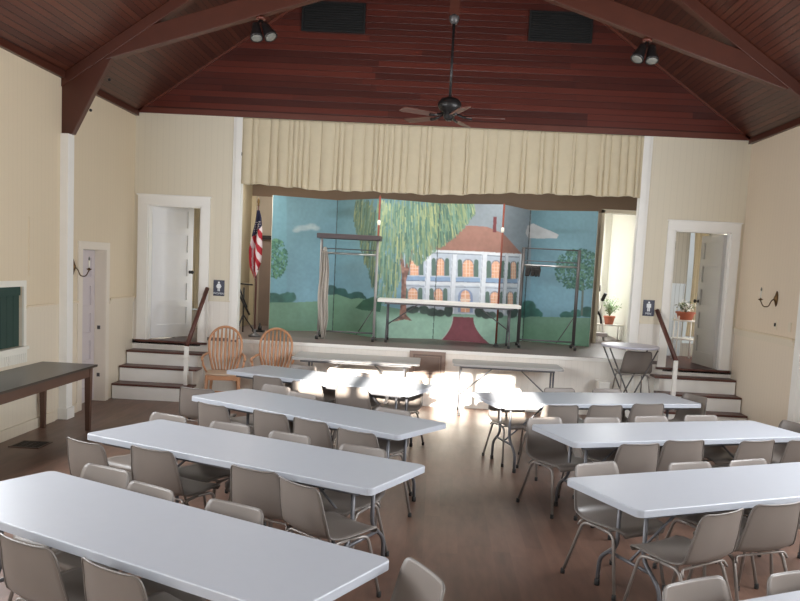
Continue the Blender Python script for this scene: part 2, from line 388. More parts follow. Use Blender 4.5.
# recessed door in left wall
bm = nb()
box(bm, XL, XL+.02, DY0-.13, DY0, 0, DZ+.0); box(bm, XL, XL+.02, DY1, DY1+.11, 0, DZ); box(bm, XL, XL+.02, DY0-.13, DY1+.11, DZ, DZ+.1)
box(bm, XL-T, XL+.012, DY1-.004, DY1+.02, 0, DZ); box(bm, XL-T, XL+.012, DY0-.02, DY0+.004, 0, DZ); box(bm, XL-T, XL+.01, DY0, DY1, DZ-.004, DZ+.02)
d1 = struct('door_1', bm, plain('cream_trim', (226, 217, 202), .45, var=.03), bevel=.003)
leaf = panel_door('door_leaf', DY1-DY0-.02, DZ-.03, None, M['lav'], 1, d1); leaf.location = (XL-.19, DY1-.01, .02); leaf.rotation_euler = (0, 0, -PI/2)
for z_ in (.34, 1.0): boxo('hinge', (XL-.10, XL-.06, DY1-.010, DY1-.003, z_, z_+.05), M['steel_dark'], d1)
# low white panel door at the right edge of the right wall
bm = nb(); box(bm, XR-.02, XR, 9.15, 10.13, 0, 1.36); box(bm, XR-.03, XR-.02, 9.25, 10.03, .15, 1.26)
d4 = struct('door_4', bm, M['white2'], bevel=.004)

def stairs(x0, x1, xr0, xr1, zs, label):
    t = thing('steps', label, 'steps', ((x0+x1)/2, 11.85, 0))
    cx = (x0+x1)/2
    ys = [11.44, 11.71, 11.98, YF]
    for i, z in enumerate(zs):
        y0 = ys[i]
        bm = nb(); box(bm, xr0-cx, xr1-cx, y0-11.85, YF-11.85-.001, (zs[i-1] if i else 0)-(.025 if i else 0), z-.028); mk('riser', bm, M['white2'], t)
        bm = nb(); box(bm, x0-cx, x1-cx, y0-.025-11.85, ys[i+1]+.0-11.85-.001, z-.028, z); mk('tread', bm, M['tread'], t, .004)
    return t
stairs(XL+.02, -3.40, XL+.02, -3.46, [.22, .44, .64], 'white painted steps with brown treads below the open left doorway')
stairs(3.24, XR-.02, 3.31, XR-.02, [.245, .46, .67], 'white painted steps with brown treads leading to the right doorway with plant stand')
boxo('trim_19', [(LD0-.16, LD1+.13, YF-.05, YF+.12, FL-.03, FL+.002)], M['tread'], st=True, bevel=.004)
boxo('trim_20', [(RD0-.12, RD1+.14, YF-.05, YF+.12, FL-.03, FL+.002)], M['tread'], st=True, bevel=.004)

def handrail(px_, top, bot, label, post_y, foot):
    t = thing('handrail', label, 'handrail', (px_, post_y, foot))
    bm = nb(); d = Vector(top)-Vector(bot)
    a = Vector(bot); b = Vector(top); o = Vector((px_, post_y, foot))
    tube(bm, [a-o, b-o], .032, 8); mk('rail', bm, M['tread'], t)
    bm = nb(); box(bm, -.028, .028, -.028, .028, 0, bot[2]-foot-.0); mk('post', bm, M['white2'], t, .005)
    return t
handrail(-3.53, (-3.42, YF-.03, 1.60), (-3.53, 11.62, .78), 'dark brown sloping handrail on white post beside the left steps', 11.62, .22)
handrail(3.42, (3.26, YF-.03, 1.62), (3.42, 11.62, .95), 'dark brown sloping handrail on white post beside the right steps', 11.62, .245)

# access panel in stage front
t = thing('access_panel', 'brown framed wooden access panel set in the stage front', 'panel', (-.07, YF, .43))
bm = nb(); box(bm, -.28, .26, -.015, 0, 0, .40); mk('panel_board', bm, M['panelbrown'], t)
bm = nb()
for d in ((-.28, .26, 0, .05), (-.28, .26, .35, .40), (-.28, -.225, .05, .35), (.205, .26, .05, .35)): box(bm, d[0], d[1], -.04, -.012, d[2], d[3])
for d in ((-.2, .18, .075, .085), (-.2, .18, .315, .325), (-.2, -.19, .085, .315), (.17, .18, .085, .315)): box(bm, d[0], d[1], -.024, -.012, d[2], d[3])
mk('panel_frame', bm, plain('access_frame_brown', (152, 132, 121), .5, var=.1), t, .004)
t['label'] = 'brown framed wooden access panel set in the stage front'

# ------------------------------------------------------------------ truss
ty0, ty1 = 9.83, 9.97
t = thing('roof_truss', 'dark red-brown timber roof truss spanning the hall from wall to wall', 'truss', (0, 0, 0))
def mir(poly): return [(2*XC-x, z) for x, z in poly][::-1]
br = [(XL+.0, 3.44), (XL+.13, 3.44), (-3.97, 4.33), (-3.80, 4.63), (XL, EZ+.02)]
raf = [(XL, EZ-.15), (XC, RZ-.17), (XC, RZ-.005), (XL, EZ-.005)]
ch = [(-4.02, 4.32), (XC, 4.33+.322*(XC+3.95)), (XC, 4.33+.322*(XC+3.95)+.25), (-4.2, 4.33+.322*(-.25)+.25)]
for p, nme in ((br, 'bracket'), (raf, 'rafter'), (ch, 'chord')):
    for q, dy in ((p, 0), (mir(p) if nme != 'bracket' else [(XR, 3.44), (XR, EZ+.02), (4.02, 4.6), (4.17, 4.33), (XR-.11, 3.44)], .002)):
        o_ = .01 if nme == 'chord' else (.02 if nme == 'bracket' else 0)
        bm = nb(); prism(bm, q, ty0+o_, ty1-o_); mk(nme, bm, M['beam'], t, .006)
boxo('king_post', [(-.02, .095, ty0+.02, ty1-.02, 4.99, 6.9)], M['beam'], t)
for x, z in ((XL+.36, 3.72), (XL+.58, 4.08)):
    bm = nb(); lathe(bm, [(.018, 0), (.018, .012), (.008, .02)], 8, (x, ty0, z), Matrix.Rotation(PI/2, 3, 'X')); mk('bolt', bm, M['black'], t)

# gable vents
for x0, x1, lab in ((-2.15, -1.23, 'black louvred vent in the board gable, left of the fan rod'), (1.12, 2.03, 'black louvred vent in the board gable, right of the fan rod')):
    t = thing('gable_vent', lab, 'vent', ((x0+x1)/2, YF, 5.38), 0, 'vents in the gable')
    w2 = (x1-x0)/2
    bm = nb()
    box(bm, -w2, w2, -.012, 0, 0, .42); mk('backing', bm, M['louver'], t)
    bm = nb()
    for d in ((-w2, w2, 0, .03), (-w2, w2, .39, .42), (-w2, -w2+.03, .03, .39), (w2-.03, w2, .03, .39)): box(bm, d[0], d[1], -.03, -.01, d[2], d[3])
    mk('vent_frame', bm, M['louver'], t)
    bm = nb()
    R_ = Matrix.Rotation(.6, 3, 'X')
    for i in range(11): box(bm, -w2+.03, w2-.03, -.012, .002, -.002, .002, R_, (0, -.016, .045+i*.033))
    mk('louvres', bm, M['louver'], t)

# ceiling fan
t = thing('ceiling_fan', 'dark ceiling fan with wooden blades hanging on a long rod', 'fan', (.038, 9.90, 5.0))
bm = nb(); lathe(bm, [(.055, 0), (.06, -.03), (.05, -.07), (.03, -.1)][::-1], 16); mk('canopy', bm, M['steel_dark'], t)
bm = nb(); tube(bm, [(0, 0, -.09), (0, 0, -.95)], .016, 10); mk('downrod', bm, M['blackmetal'], t)
bm = nb(); lathe(bm, [(.03, -1.20), (.06, -1.17), (.075, -1.11), (.11, -1.08), (.138, -1.04), (.135, -.99), (.10, -.95), (.045, -.93), (.02, -.92)], 24); mk('motor_housing', bm, M['blackmetal'], t)
for k in range(5):
    a = math.radians(-2+72*k); R_ = Matrix.Rotation(a, 3, 'Z')
    bm = nb()
    tilt = Matrix.Rotation(math.radians(11), 3, 'X')
    poly = [(.2, -.055), (.3, -.062), (.60, -.075), (.65, -.06), (.655, .05), (.62, .07), (.3, .062), (.2, .05)]
    A = [bm.verts.new(R_ @ (tilt @ Vector((x, y, 0))) + Vector((0, 0, -1.155))) for x, y in poly]
    B = [bm.verts.new(R_ @ (tilt @ Vector((x, y, .008))) + Vector((0, 0, -1.155))) for x, y in poly]
    bm.faces.new(A[::-1]); bm.faces.new(B)
    for i in range(len(poly)): bm.faces.new((A[i], A[(i+1) % 8], B[(i+1) % 8], B[i]))
    b = mk('blade', bm, M['bladewood'], t)
    bm = nb(); tube(bm, [R_ @ Vector((.09, 0, -1.12)), R_ @ Vector((.16, 0, -1.15)), R_ @ Vector((.27, 0, -1.16))], [.012, .014, .02], 8); mk('blade_iron', bm, M['blackmetal'], b)

# twin floodlights under the truss chords
def flood(x, z, lab, d):
    t = thing('twin_floodlight', lab, 'spotlight', (x, 9.90, z), 0, 'floodlights on the truss')
    bm = nb(); lathe(bm, [(.055, -.03), (.055, 0)], 16); mk('mount', bm, M['beam_light'], t)
    for s in (-1, 1):
        bm = nb(); tube(bm, [(0, 0, -.03), (.03*s, -.01, -.07), (.05*s, -.02, -.09)], .014, 8)
        ax = Vector((.2*s+d, -.35, -.9)).normalized(); R_ = Vector((0, 0, 1)).rotation_difference(ax).to_matrix()
        lathe(bm, [(.02, -.02), (.045, 0), (.05, .05), (.062, .10), (.075, .16), (.078, .19)], 18, (.05*s, -.02, -.09), R_)
        h = mk('lamp_head', bm, M['blackmetal'], t)
        bm = nb(); lathe(bm, [(.072, .185), (.05, .198), (.01, .203)], 18, (.05*s, -.02, -.09), R_); mk('lens', bm, M['glass'], h)
flood(-2.22, 4.33+.322*(-2.22+3.95)+.0, 'black twin floodlight under the truss chord at upper left', .35)
flood(2.28, 4.33+.322*(-(2.28-2*XC)+3.95), 'black twin floodlight under the truss chord at upper right', -.2)

# ------------------------------------------------------------------ curtain valance
bm = nb(); rows = 26; cols = 760
x0, x1 = OL+.0, OR-.0
pts = [(-2.96, 3.165), (-2.38, 3.150), (-1.79, 3.118), (-1.2, 3.135), (-.6, 3.135), (0, 3.138), (.56, 3.178), (.85, 3.205), (1.43, 3.222), (2.3, 3.232), (2.9, 3.245)]
folds = []; x = x0
rf = random.Random(3)
while x < x1+.2: folds.append(x); x += rf.choice((rf.uniform(.05, .08), rf.uniform(.09, .2)))
folds = np.array(folds); amps = np.array([rf.uniform(.5, 1.3) for _ in folds])
px_ = np.array([p[0] for p in pts]); pz_ = np.array([p[1] for p in pts])
V = []
for i in range(rows+1):
    v = i/rows; row = []
    for j in range(cols+1):
        xx = x0+(x1-x0)*j/cols
        k = max(0, np.searchsorted(folds, xx+.012*math.sin(3*v+xx*5))-1); k2 = min(k+1, len(folds)-1)
        f = (xx-folds[k])/max(.01, folds[k2]-folds[k]); f = min(max(f, 0), 1)
        d = (math.sin(PI*f)**.55)*amps[k]*(.022+.03*v)
        zb = float(np.interp(xx, px_, pz_)) + .012*math.sin(xx*17)*math.sin(xx*5.1)
        z = (EZ-.01)*(1-v)+zb*v
        row.append(bm.verts.new((xx, YF-.0-d, z)))
    V.append(row)
for i in range(rows):
    for j in range(cols):
        f = bm.faces.new((V[i][j], V[i][j+1], V[i+1][j+1], V[i+1][j])); f.smooth = True
me_o = thing('curtain_valance', 'long cream gathered curtain valance across the top of the stage', 'curtain', (0, 0, 0))
o = mk('curtain_cloth', bm, M['curtain'], me_o)
md = o.modifiers.new('s', 'SOLIDIFY'); md.thickness = .006
boxo('curtain_rod', (x0, x1, YF+.004, YF+.03, EZ-.045, EZ-.02), M['steel'], me_o)
boxo('pull_bracket', [(OL+.01, OL+.12, YF-.03, YF-.01, 3.585, 3.60), (OL+.0, OL+.02, YF-.03, YF-.01, 3.57, 3.615)], M['steel_dark'], me_o)

# ------------------------------------------------------------------ wall things
def sconce(x, y, z, s, lab):
    t = thing('wall_sconce', lab, 'sconce', (x, y, z), 0, 'candle sconces')
    bm = nb(); lathe(bm, [(.05, 0), (.055, .008), (.04, .018), (.02, .03), (.012, .04)], 18, (0, 0, 0), Matrix.Rotation(s*PI/2, 3, 'Y'))
    for v in bm.verts: v.co.z *= 1.9; v.co.y *= .8
    mk('backplate', bm, M['brass'], t)
    bm = nb(); tube(bm, fillet([(s*.03, 0, -.0), (s*.07, 0, -.03), (s*.1, 0, -.11), (s*.17, 0, -.11), (s*.21, 0, -.03)], .05), .007, 8)
    lathe(bm, [(.008, -.035), (.03, -.02), (.034, -.014), (.012, -.01), (.012, .0)], 14, (s*.21, 0, 0)); mk('arm', bm, M['brass'], t)
    bm = nb(); lathe(bm, [(.0105, 0), (.0105, .085), (.006, .09)], 10, (s*.21, 0, 0)); mk('candle', bm, M['cream'], t)
    bm = nb(); lathe(bm, [(.005, .088), (.011, .105), (.008, .125), (.001, .14)], 10, (s*.21, 0, 0)); mk('bulb', bm, M['glass'], t)
sconce(XL, 10.18, 1.86, 1, 'brass candle arm sconce on left wall beside the white pilaster')
sconce(XR, 10.86, 1.90, -1, 'brass candle arm sconce on right wall above the chair rail')
for y, z, lab, sw in ((10.80, 1.565, 'small wall switch plate on right wall, under the sconce', 1), (10.37, 1.565, 'blank wall plate on right wall, nearer the picture edge than the switch', 0)):
    t = thing('wall_plate', lab, 'wall plate', (XR, y, z))
    boxo('plate', (-.012, 0, -.04, .04, -.06, .06), M['plate'], t, .003)
    if sw: boxo('toggle', (-.028, -.01, -.012, .012, -.022, .022), M['blackmetal'], t, .002)

def sign(x, z, word, woman, lab):
    t = thing('restroom_sign', lab, 'sign', (x, YF, z), 0, 'restroom signs')
    boxo('sign_plate', (-.083, .083, -.012, 0, -.118, .118), M['navy'], t, .003)
    bm = nb(); y0, y1 = -.0145, -.0118
    s = .62
    def pr_(p): prism(bm, [(a*s, b*s+.022) for a, b in p], y0, y1)
    lathe(bm, [(.024*s, 0), (.024*s, .0025)], 16, (0, y1, .095*s+.022), Matrix.Rotation(PI/2, 3, 'X'))
    if woman: pr_([(-.03, .068), (.03, .068), (.068, .0), (.05, -.008), (.036, .02), (.055, -.035), (.026, -.035), (.026, -.115), (.005, -.115), (.005, -.04), (-.005, -.04), (-.005, -.115), (-.026, -.115), (-.026, -.035), (-.055, -.035), (-.036, .02), (-.05, -.008), (-.068, 0)])
    else: pr_([(-.046, .068), (.046, .068), (.052, .058), (.052, -.025), (.034, -.025), (.032, .03), (.030, -.115), (.005, -.115), (.004, -.03), (-.004, -.03), (-.005, -.115), (-.030, -.115), (-.032, .03), (-.034, -.025), (-.052, -.025), (-.052, .058)])
    mk('pictogram', bm, M['signwhite'], t)
    text_mesh('sign_lettering', word, .042, M['signwhite'], t, (0, -.0135, -.095))
sign(-3.253, 1.612, 'WOMEN', True, 'navy restroom sign with white woman figure left of the stage')
sign(3.14, 1.645, 'MEN', False, 'navy restroom sign with white man figure right of the stage')

# floor grate
t = thing('floor_grate', 'dark iron floor grate in the brown floor near the wooden table', 'grate', (-4.2, 8.43, 0))
bm = nb()
for d in ((-.16, .16, -.16, -.14), (-.16, .16, .14, .16), (-.16, -.14, -.14, .14), (.14, .16, -.14, .14)): box(bm, *d, 0, .008)
mk('frame', bm, M['brownwood'], t)
bm = nb()
for i in range(14): box(bm, -.14, .14, -.135+i*.02, -.125+i*.02, 0.001, .006)
for i in range(3): box(bm, -.07+i*.07-.004, -.07+i*.07+.004, -.14, .14, .001, .006)
mk('bars', bm, M['grate'], t)
# ------------------------------------------------------------------ stacking chairs
def make_chair():
    t = thing('stacking_chair', 'x', 'chair', (0, 0, 0), 0, 'grey stacking chairs')
    prof = [(.235, .405, .165), (.232, .425, .185), (.215, .437, .205), (.17, .441, .218), (.10, .438, .222), (.02, .432, .222), (-.06, .428, .220), (-.13, .430, .217), (-.175, .440, .214), (-.205, .462, .222),
            (-.222, .495, .221), (-.236, .54, .218), (-.248, .59, .212), (-.258, .64, .206), (-.266, .69, .199), (-.272, .735, .193), (-.276, .762, .187), (-.279, .779, .177), (-.281, .789, .158)]
    prof = [(y, z if z < .45 else .45+(z-.45)*.93, w) for y, z, w in prof]
    nx = 16; R1 = []; bm = nb()
    N = len(prof)
    def nrm(i):
        a = prof[max(i-1, 0)]; b = prof[min(i+1, N-1)]; d = Vector((0, b[0]-a[0], b[1]-a[1])).normalized()
        return Vector((0, -d.z, d.y)) if True else d
    for i, (y, z, w) in enumerate(prof):
        row = []; n_ = nrm(i)   # points to the sitter's side
        if n_.z < 0 and i < 9: n_ = -n_
        if i >= 9 and n_.y < 0: n_ = -n_
        k = .012 if i < 7 else .012+.022*min(1, (i-6)/5)
        if i > 14: k *= 1-(i-14)*.12
        for j in range(nx+1):
            u = -1+2*j/nx
            p = Vector((u*w, y, z)) + n_*(k*(abs(u)**2.6))
            row.append(p)
        R1.append(row)
    V = [[bm.verts.new(p) for p in row] for row in R1]
    for i in range(N-1):
        for j in range(nx):
            bm.faces.new((V[i][j], V[i][j+1], V[i+1][j+1], V[i+1][j])).smooth = True
    bmesh.ops.recalc_face_normals(bm, faces=bm.faces)
    bmesh.ops.solidify(bm, geom=list(bm.faces), thickness=.007)
    loop = R1[0] + [r[-1] for r in R1[1:]] + R1[-1][::-1][1:] + [r[0] for r in R1[::-1]][1:-1]
    mk('seat_shell', bm, M['shell'], t, smooth=True)
    bm = nb(); tube(bm, loop+[loop[0]], .0062, 6, cap=False); mk('shell_rim', bm, M['shell_rim'], t)
    for s in (-1, 1):
        for yf, ytop, nm in ((.245, .16, 'f'), (-.265, -.135, 'r')):
            bm = nb(); tube(bm, fillet([(s*.225, yf, .02), (s*.19, ytop, .405), (s*.188, 0.0, .412)], .05), .0112, 8)
            l = mk('leg', bm, M['cleg'], t)
            bm = nb(); lathe(bm, [(.0145, 0), (.0155, .006), (.0148, .035), (.012, .037)], 10, (s*.2266, yf, 0)); mk('foot_cap', bm, M['black'], l)
    bm = nb(); tube(bm, [(-.19, .10, .41), (.19, .10, .41)], .009, 8); tube(bm, fillet([(-.2, -.172, .38), (-.19, -.15, .417), (.19, -.15, .417), (.2, -.172, .38)], .03), .008, 8); mk('cross_bar', bm, M['cleg'], t)
    return t
chair0 = make_chair(); used = [False]
def place_chair(x, y, rz, label, group, z=0):
    if not used[0]:
        used[0] = True; chair0.location = (x, y, z); chair0.rotation_euler = (0, 0, rz); chair0['label'] = label; chair0['group'] = group; return chair0
    return dup(chair0, (x, y, z), rz, label, group)
def chair_at_back(bx, by, rz, label, group, z=0):
    """the point under the top of the back is given"""
    c, s = math.cos(rz), math.sin(rz); ly = -.280
    return place_chair(bx - (-s*ly), by - (c*ly), rz, label, group, z)

# ------------------------------------------------------------------ folding tables
def rounded(w, d, r, n=6):
    out = []
    for cx, cy, a0 in ((w/2-r, d/2-r, 0), (-w/2+r, d/2-r, 90), (-w/2+r, -d/2+r, 180), (w/2-r, -d/2+r, 270)):
        for i in range(n+1):
            a = math.radians(a0+90*i/n); out.append((cx+r*math.cos(a), cy+r*math.sin(a)))
    return out
def slab(bm, w, d, z0, z1, r=.045, ch=.006, lip=None):
    prof = [(0, z0), (0, z1-ch), (ch*.35, z1-ch*.35), (ch, z1)]
    rings = []
    for ins, z in prof:
        rings.append([bm.verts.new((x, y, z)) for x, y in rounded(w-2*ins, d-2*ins, r)])
    n = len(rings[0])
    for A, B in zip(rings, rings[1:]):
        for j in range(n): bm.faces.new((A[j], A[(j+1) % n], B[(j+1) % n], B[j]))
    bm.faces.new(rings[-1]); bm.faces.new(rings[0][::-1])
def make_table(L=2.438, W=.76, H=.74, topm='table', cat='table', th=.045, inset=.27, name='folding_table', wide=.3):
    t = thing(name, 'x', cat)
    bm = nb(); slab(bm, L, W, H-th, H); mk('tabletop', bm, M[topm], t)
    lm = M['steel']
    for s in (-1, 1):
        u = s*(L/2-inset)
        for q in (-1, 1):
            bm = nb(); tube(bm, fillet([(u, q*.13, H-th), (u, q*.13, .33), (u, q*wide, .2), (u, q*wide*1.03, .02)], .06), .0145, 10)
            l = mk('leg', bm, lm, t)
            bm = nb(); lathe(bm, [(.018, 0), (.019, .006), (.018, .04), (.015, .042)], 10, (u, q*wide*1.033, 0)); mk('foot_cap', bm, M['black'], l)
        bm = nb(); tube(bm, [(u, -.2, .27), (u, .2, .27)], .012, 8); mk('cross_bar', bm, lm, t)
        bm = nb(); tube(bm, [(u, 0, .27), (u-s*.5, 0, H-th-.01)], .009, 8); mk('brace', bm, lm, t)
    bm = nb()
    for q in (-1, 1): box(bm, -L/2+.12, L/2-.12, q*(W/2-.07)-.012, q*(W/2-.07)+.012, H-th-.03, H-th)
    mk('apron_rail', bm, lm, t)
    return t
TB = {'L1': (-1.387, 3.916, -.499), 'L2': (-1.262, 5.686, -.45), 'L3': (-1.071, 7.402, -.561), 'L4': (-1.193, 9.491, -.421),
      'R0': (2.36, 3.50, .47), 'R1': (2.18, 5.547, .443), 'R2': (2.173, 7.318, .366), 'R3': (1.711, 9.001, .316)}
tl = {'L1': 'white folding table nearest the camera in the row left of the aisle', 'L2': 'white folding table second from the camera, left of the aisle',
      'L3': 'white folding table third from the camera, left of the aisle', 'L4': 'sunlit white folding table left of the aisle, closest to the stage',
      'R0': 'white folding table cut off by the lower right picture corner', 'R1': 'white folding table right of the aisle, its near end leg frame fully visible',
      'R2': 'white folding table second from the stage, right of the aisle', 'R3': 'partly sunlit white folding table right of the aisle, closest to the stage'}
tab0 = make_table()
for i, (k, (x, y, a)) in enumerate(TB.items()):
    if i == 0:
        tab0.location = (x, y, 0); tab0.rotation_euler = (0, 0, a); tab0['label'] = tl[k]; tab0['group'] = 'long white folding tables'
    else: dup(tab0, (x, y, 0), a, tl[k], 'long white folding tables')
# (u along table, v across, extra turn, label)
ORD = ['first', 'second', 'third', 'fourth']
where = {'L1': 'nearest left table', 'L2': 'second left table', 'L3': 'third left table', 'L4': 'left table nearest the stage',
         'R0': 'lower right corner table', 'R1': 'nearest full right table', 'R2': 'middle right table', 'R3': 'right table nearest the stage'}
seats = {
 'L1': ([(-.17, -.55, .02), (.37, -.53, -.03)], [(-.93, .57, .05), (-.42, .46, -.05), (.17, .50, .03)]),
 'L2': ([(-.93, -.66, -.05), (-.42, -.54, .03), (.45, -.54, 0), (.84, -.63, -.28)], [(-1.18, .46, 0), (-.58, .51, .04), (0, .51, -.03), (.66, .49, .02)]),
 'L3': ([(-.64, -.66, .0), (-.03, -.56, .03), (.43, -.56, -.02), (.97, -.63, .03)], [(-1.02, .63, .03), (-.52, .46, -.03), (.60, .45, .02)]),
 'L4': ([(-.43, -.66, .02), (.12, -.70, -.02), (.63, -.60, .03)], [(-.70, .54, .03), (-.20, .62, -.04), (.30, .50, .04), (.80, .50, -.03)]),
 'R0': ([], [(-1.03, .57, .06), (-.46, .50, -.05)]),
 'R1': ([(-.79, -.62, .16), (-.31, -.57, -.05)], [(-.83, .60, .10), (-.11, .46, -.03), (.42, .43, .03)]),
 'R2': ([(-.75, -.62, .02), (-.26, -.54, -.04), (.42, -.62, .05), (.90, -.66, -.04)], [(-1.02, .53, .14), (-.43, .50, -.03), (.12, .52, .03), (.71, .53, -.04)]),
 'R3': ([(-.62, -.65, -.03), (-.11, -.65, .03), (.44, -.56, .02)], [(-.77, .48, .04), (-.09, .51, -.03), (.50, .47, .03)]),
}
for k, (near, far) in seats.items():
    x, y, a = TB[k]; u = Vector((math.cos(a), math.sin(a))); v = Vector((-u.y, u.x))
    for side, lst, turn, txt in (('N', near, 0, 'back to the camera'), ('F', far, PI, 'facing the camera')):
        n = len(lst)
        for i, (p, q, j) in enumerate(lst):
            b = Vector((x, y)) + u*p + v*q
            pos = ORD[i] + ' from left'
            lab = 'grey chair at %s, %s, %s' % (where[k], txt, pos)
            chair_at_back(b.x, b.y, a+turn+j, lab, 'grey stacking chairs around the white tables')
G = 'grey stacking chairs around the white tables'
chair_at_back(-2.33, 8.0, -.22, 'grey stacking chair standing at the left end of the third left-hand table', G)
chair_at_back(.035, 3.47, 2.05, 'grey stacking chair alone in the aisle at the right end of the nearest table', G)
chair_at_back(3.06, 9.47, TB['R3'][2]+PI/2+.15, 'grey stacking chair at the right end of the table closest to the stage', G)
chair_at_back(3.54, 7.90, TB['R2'][2]+PI/2, 'grey stacking chair at the right end of the middle right-hand table', G)

# grey tables along the stage front
g = make_table(1.80, .74, .74, 'tablegrey', 'table', .04, .22, 'folding_table', .28)
g.location = (-1.08, 11.74, 0); g['label'] = 'grey folding table along the stage front, between the oak chairs and the access panel'; g['group'] = 'grey tables along the stage'
g2 = make_table(1.56, .62, .75, 'tablegrey', 'table', .035, .12, 'folding_table', .24)
g2.location = (1.07, 11.82, 0); g2['label'] = 'grey folding table along the stage front, right of the access panel'; g2['group'] = 'grey tables along the stage'
# white table on the stage
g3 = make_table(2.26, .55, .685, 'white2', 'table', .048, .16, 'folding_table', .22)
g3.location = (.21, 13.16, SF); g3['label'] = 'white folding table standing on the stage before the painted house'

# tall round folding table with a chair stored behind it
t = thing('round_table', 'tall small round folding table with lavender grey top beside the right steps', 'table', (2.76, 11.6, 0))
M['lavtop'] = plain('lavender_grey_laminate', (188, 188, 200), .4)
bm = nb(); lathe(bm, [(.36, 1.10), (.395, 1.105), (.40, 1.117), (.398, 1.133), (.39, 1.138)], 40); mk('tabletop', bm, M['lavtop'], t)
for q in (-1, 1):
    for s in (-1, 1):
        bm = nb(); tube(bm, [(s*.33, q*.24, 1.10), (-s*.17, q*.24, .02)], .011, 8)
        l = mk('leg', bm, M['steel_dark'], t)
        bm = nb(); lathe(bm, [(.015, 0), (.015, .04)], 8, (-s*.172, q*.24, 0)); mk('foot_cap', bm, M['black'], l)
bm = nb(); tube(bm, [(-.17+.05, -.24, .12), (-.17+.05, .24, .12)], .009, 8); mk('cross_bar', bm, M['steel_dark'], t)
t = thing('storage_bin', 'cloudy white plastic storage bin on the floor below the raised grey chair', 'bin', (2.84, 11.96, 0))
bm = nb(); box(bm, -.33, .33, -.27, .27, 0, .255); mk('bin_body', bm, M['bin'], t, .012)
bm = nb(); box(bm, -.345, .345, -.285, .285, .255, .27); mk('lid', bm, M['bin'], t, .006)
t = thing('clear_box', 'tall cloudy plastic box standing on the floor under the round table', 'box', (2.50, 11.98, 0))
bm = nb(); box(bm, -.08, .08, -.12, .12, 0, .54); mk('box_body', bm, M['bin'], t, .012)
bm = nb(); box(bm, -.09, .09, -.13, .13, .54, .56); mk('lid', bm, M['bin'], t, .005)
chair_at_back(2.92, 11.70, .04, 'grey stacking chair raised on a bin behind the tall round table', 'stored chairs', .271)

# brown wooden table below the hatch
t = thing('work_table', 'brown wooden table with worn dark top standing against the left wall', 'table', (XL+.33, 8.15, 0))
L2_, W2_ = 1.24, .30
bm = nb(); box(bm, -W2_-.02, W2_+.03, -1.36, L2_, .735, .762); mk('tabletop', bm, M['darkwood'], t, .004)
bm = nb()
box(bm, W2_-.03, W2_-.005, -1.28, 1.16, .63, .735); box(bm, -W2_+.02, -W2_+.045, -1.28, 1.16, .63, .735)
box(bm, -W2_+.04, W2_-.03, 1.14, 1.165, .63, .735); box(bm, -W2_+.04, W2_-.03, -1.285, -1.26, .63, .735); mk('apron', bm, M['brownwood'], t)
for sx in (-W2_+.04, W2_-.03):
    for sy in (-1.25, 1.13):
        bm = nb()
        tp = [(sx-.035, sy-.035), (sx+.035, sy-.035), (sx+.035, sy+.035), (sx-.035, sy+.035)]
        A = [bm.verts.new((x_, y_, .735)) for x_, y_ in tp]; B = [bm.verts.new((sx+(x_-sx)*.72, sy+(y_-sy)*.72, 0)) for x_, y_ in tp]
        bm.faces.new(A); bm.faces.new(B[::-1])
        for i in range(4): bm.faces.new((A[i], B[i], B[(i+1) % 4], A[(i+1) % 4]))
        mk('leg', bm, M['brownwood'], t, .004)

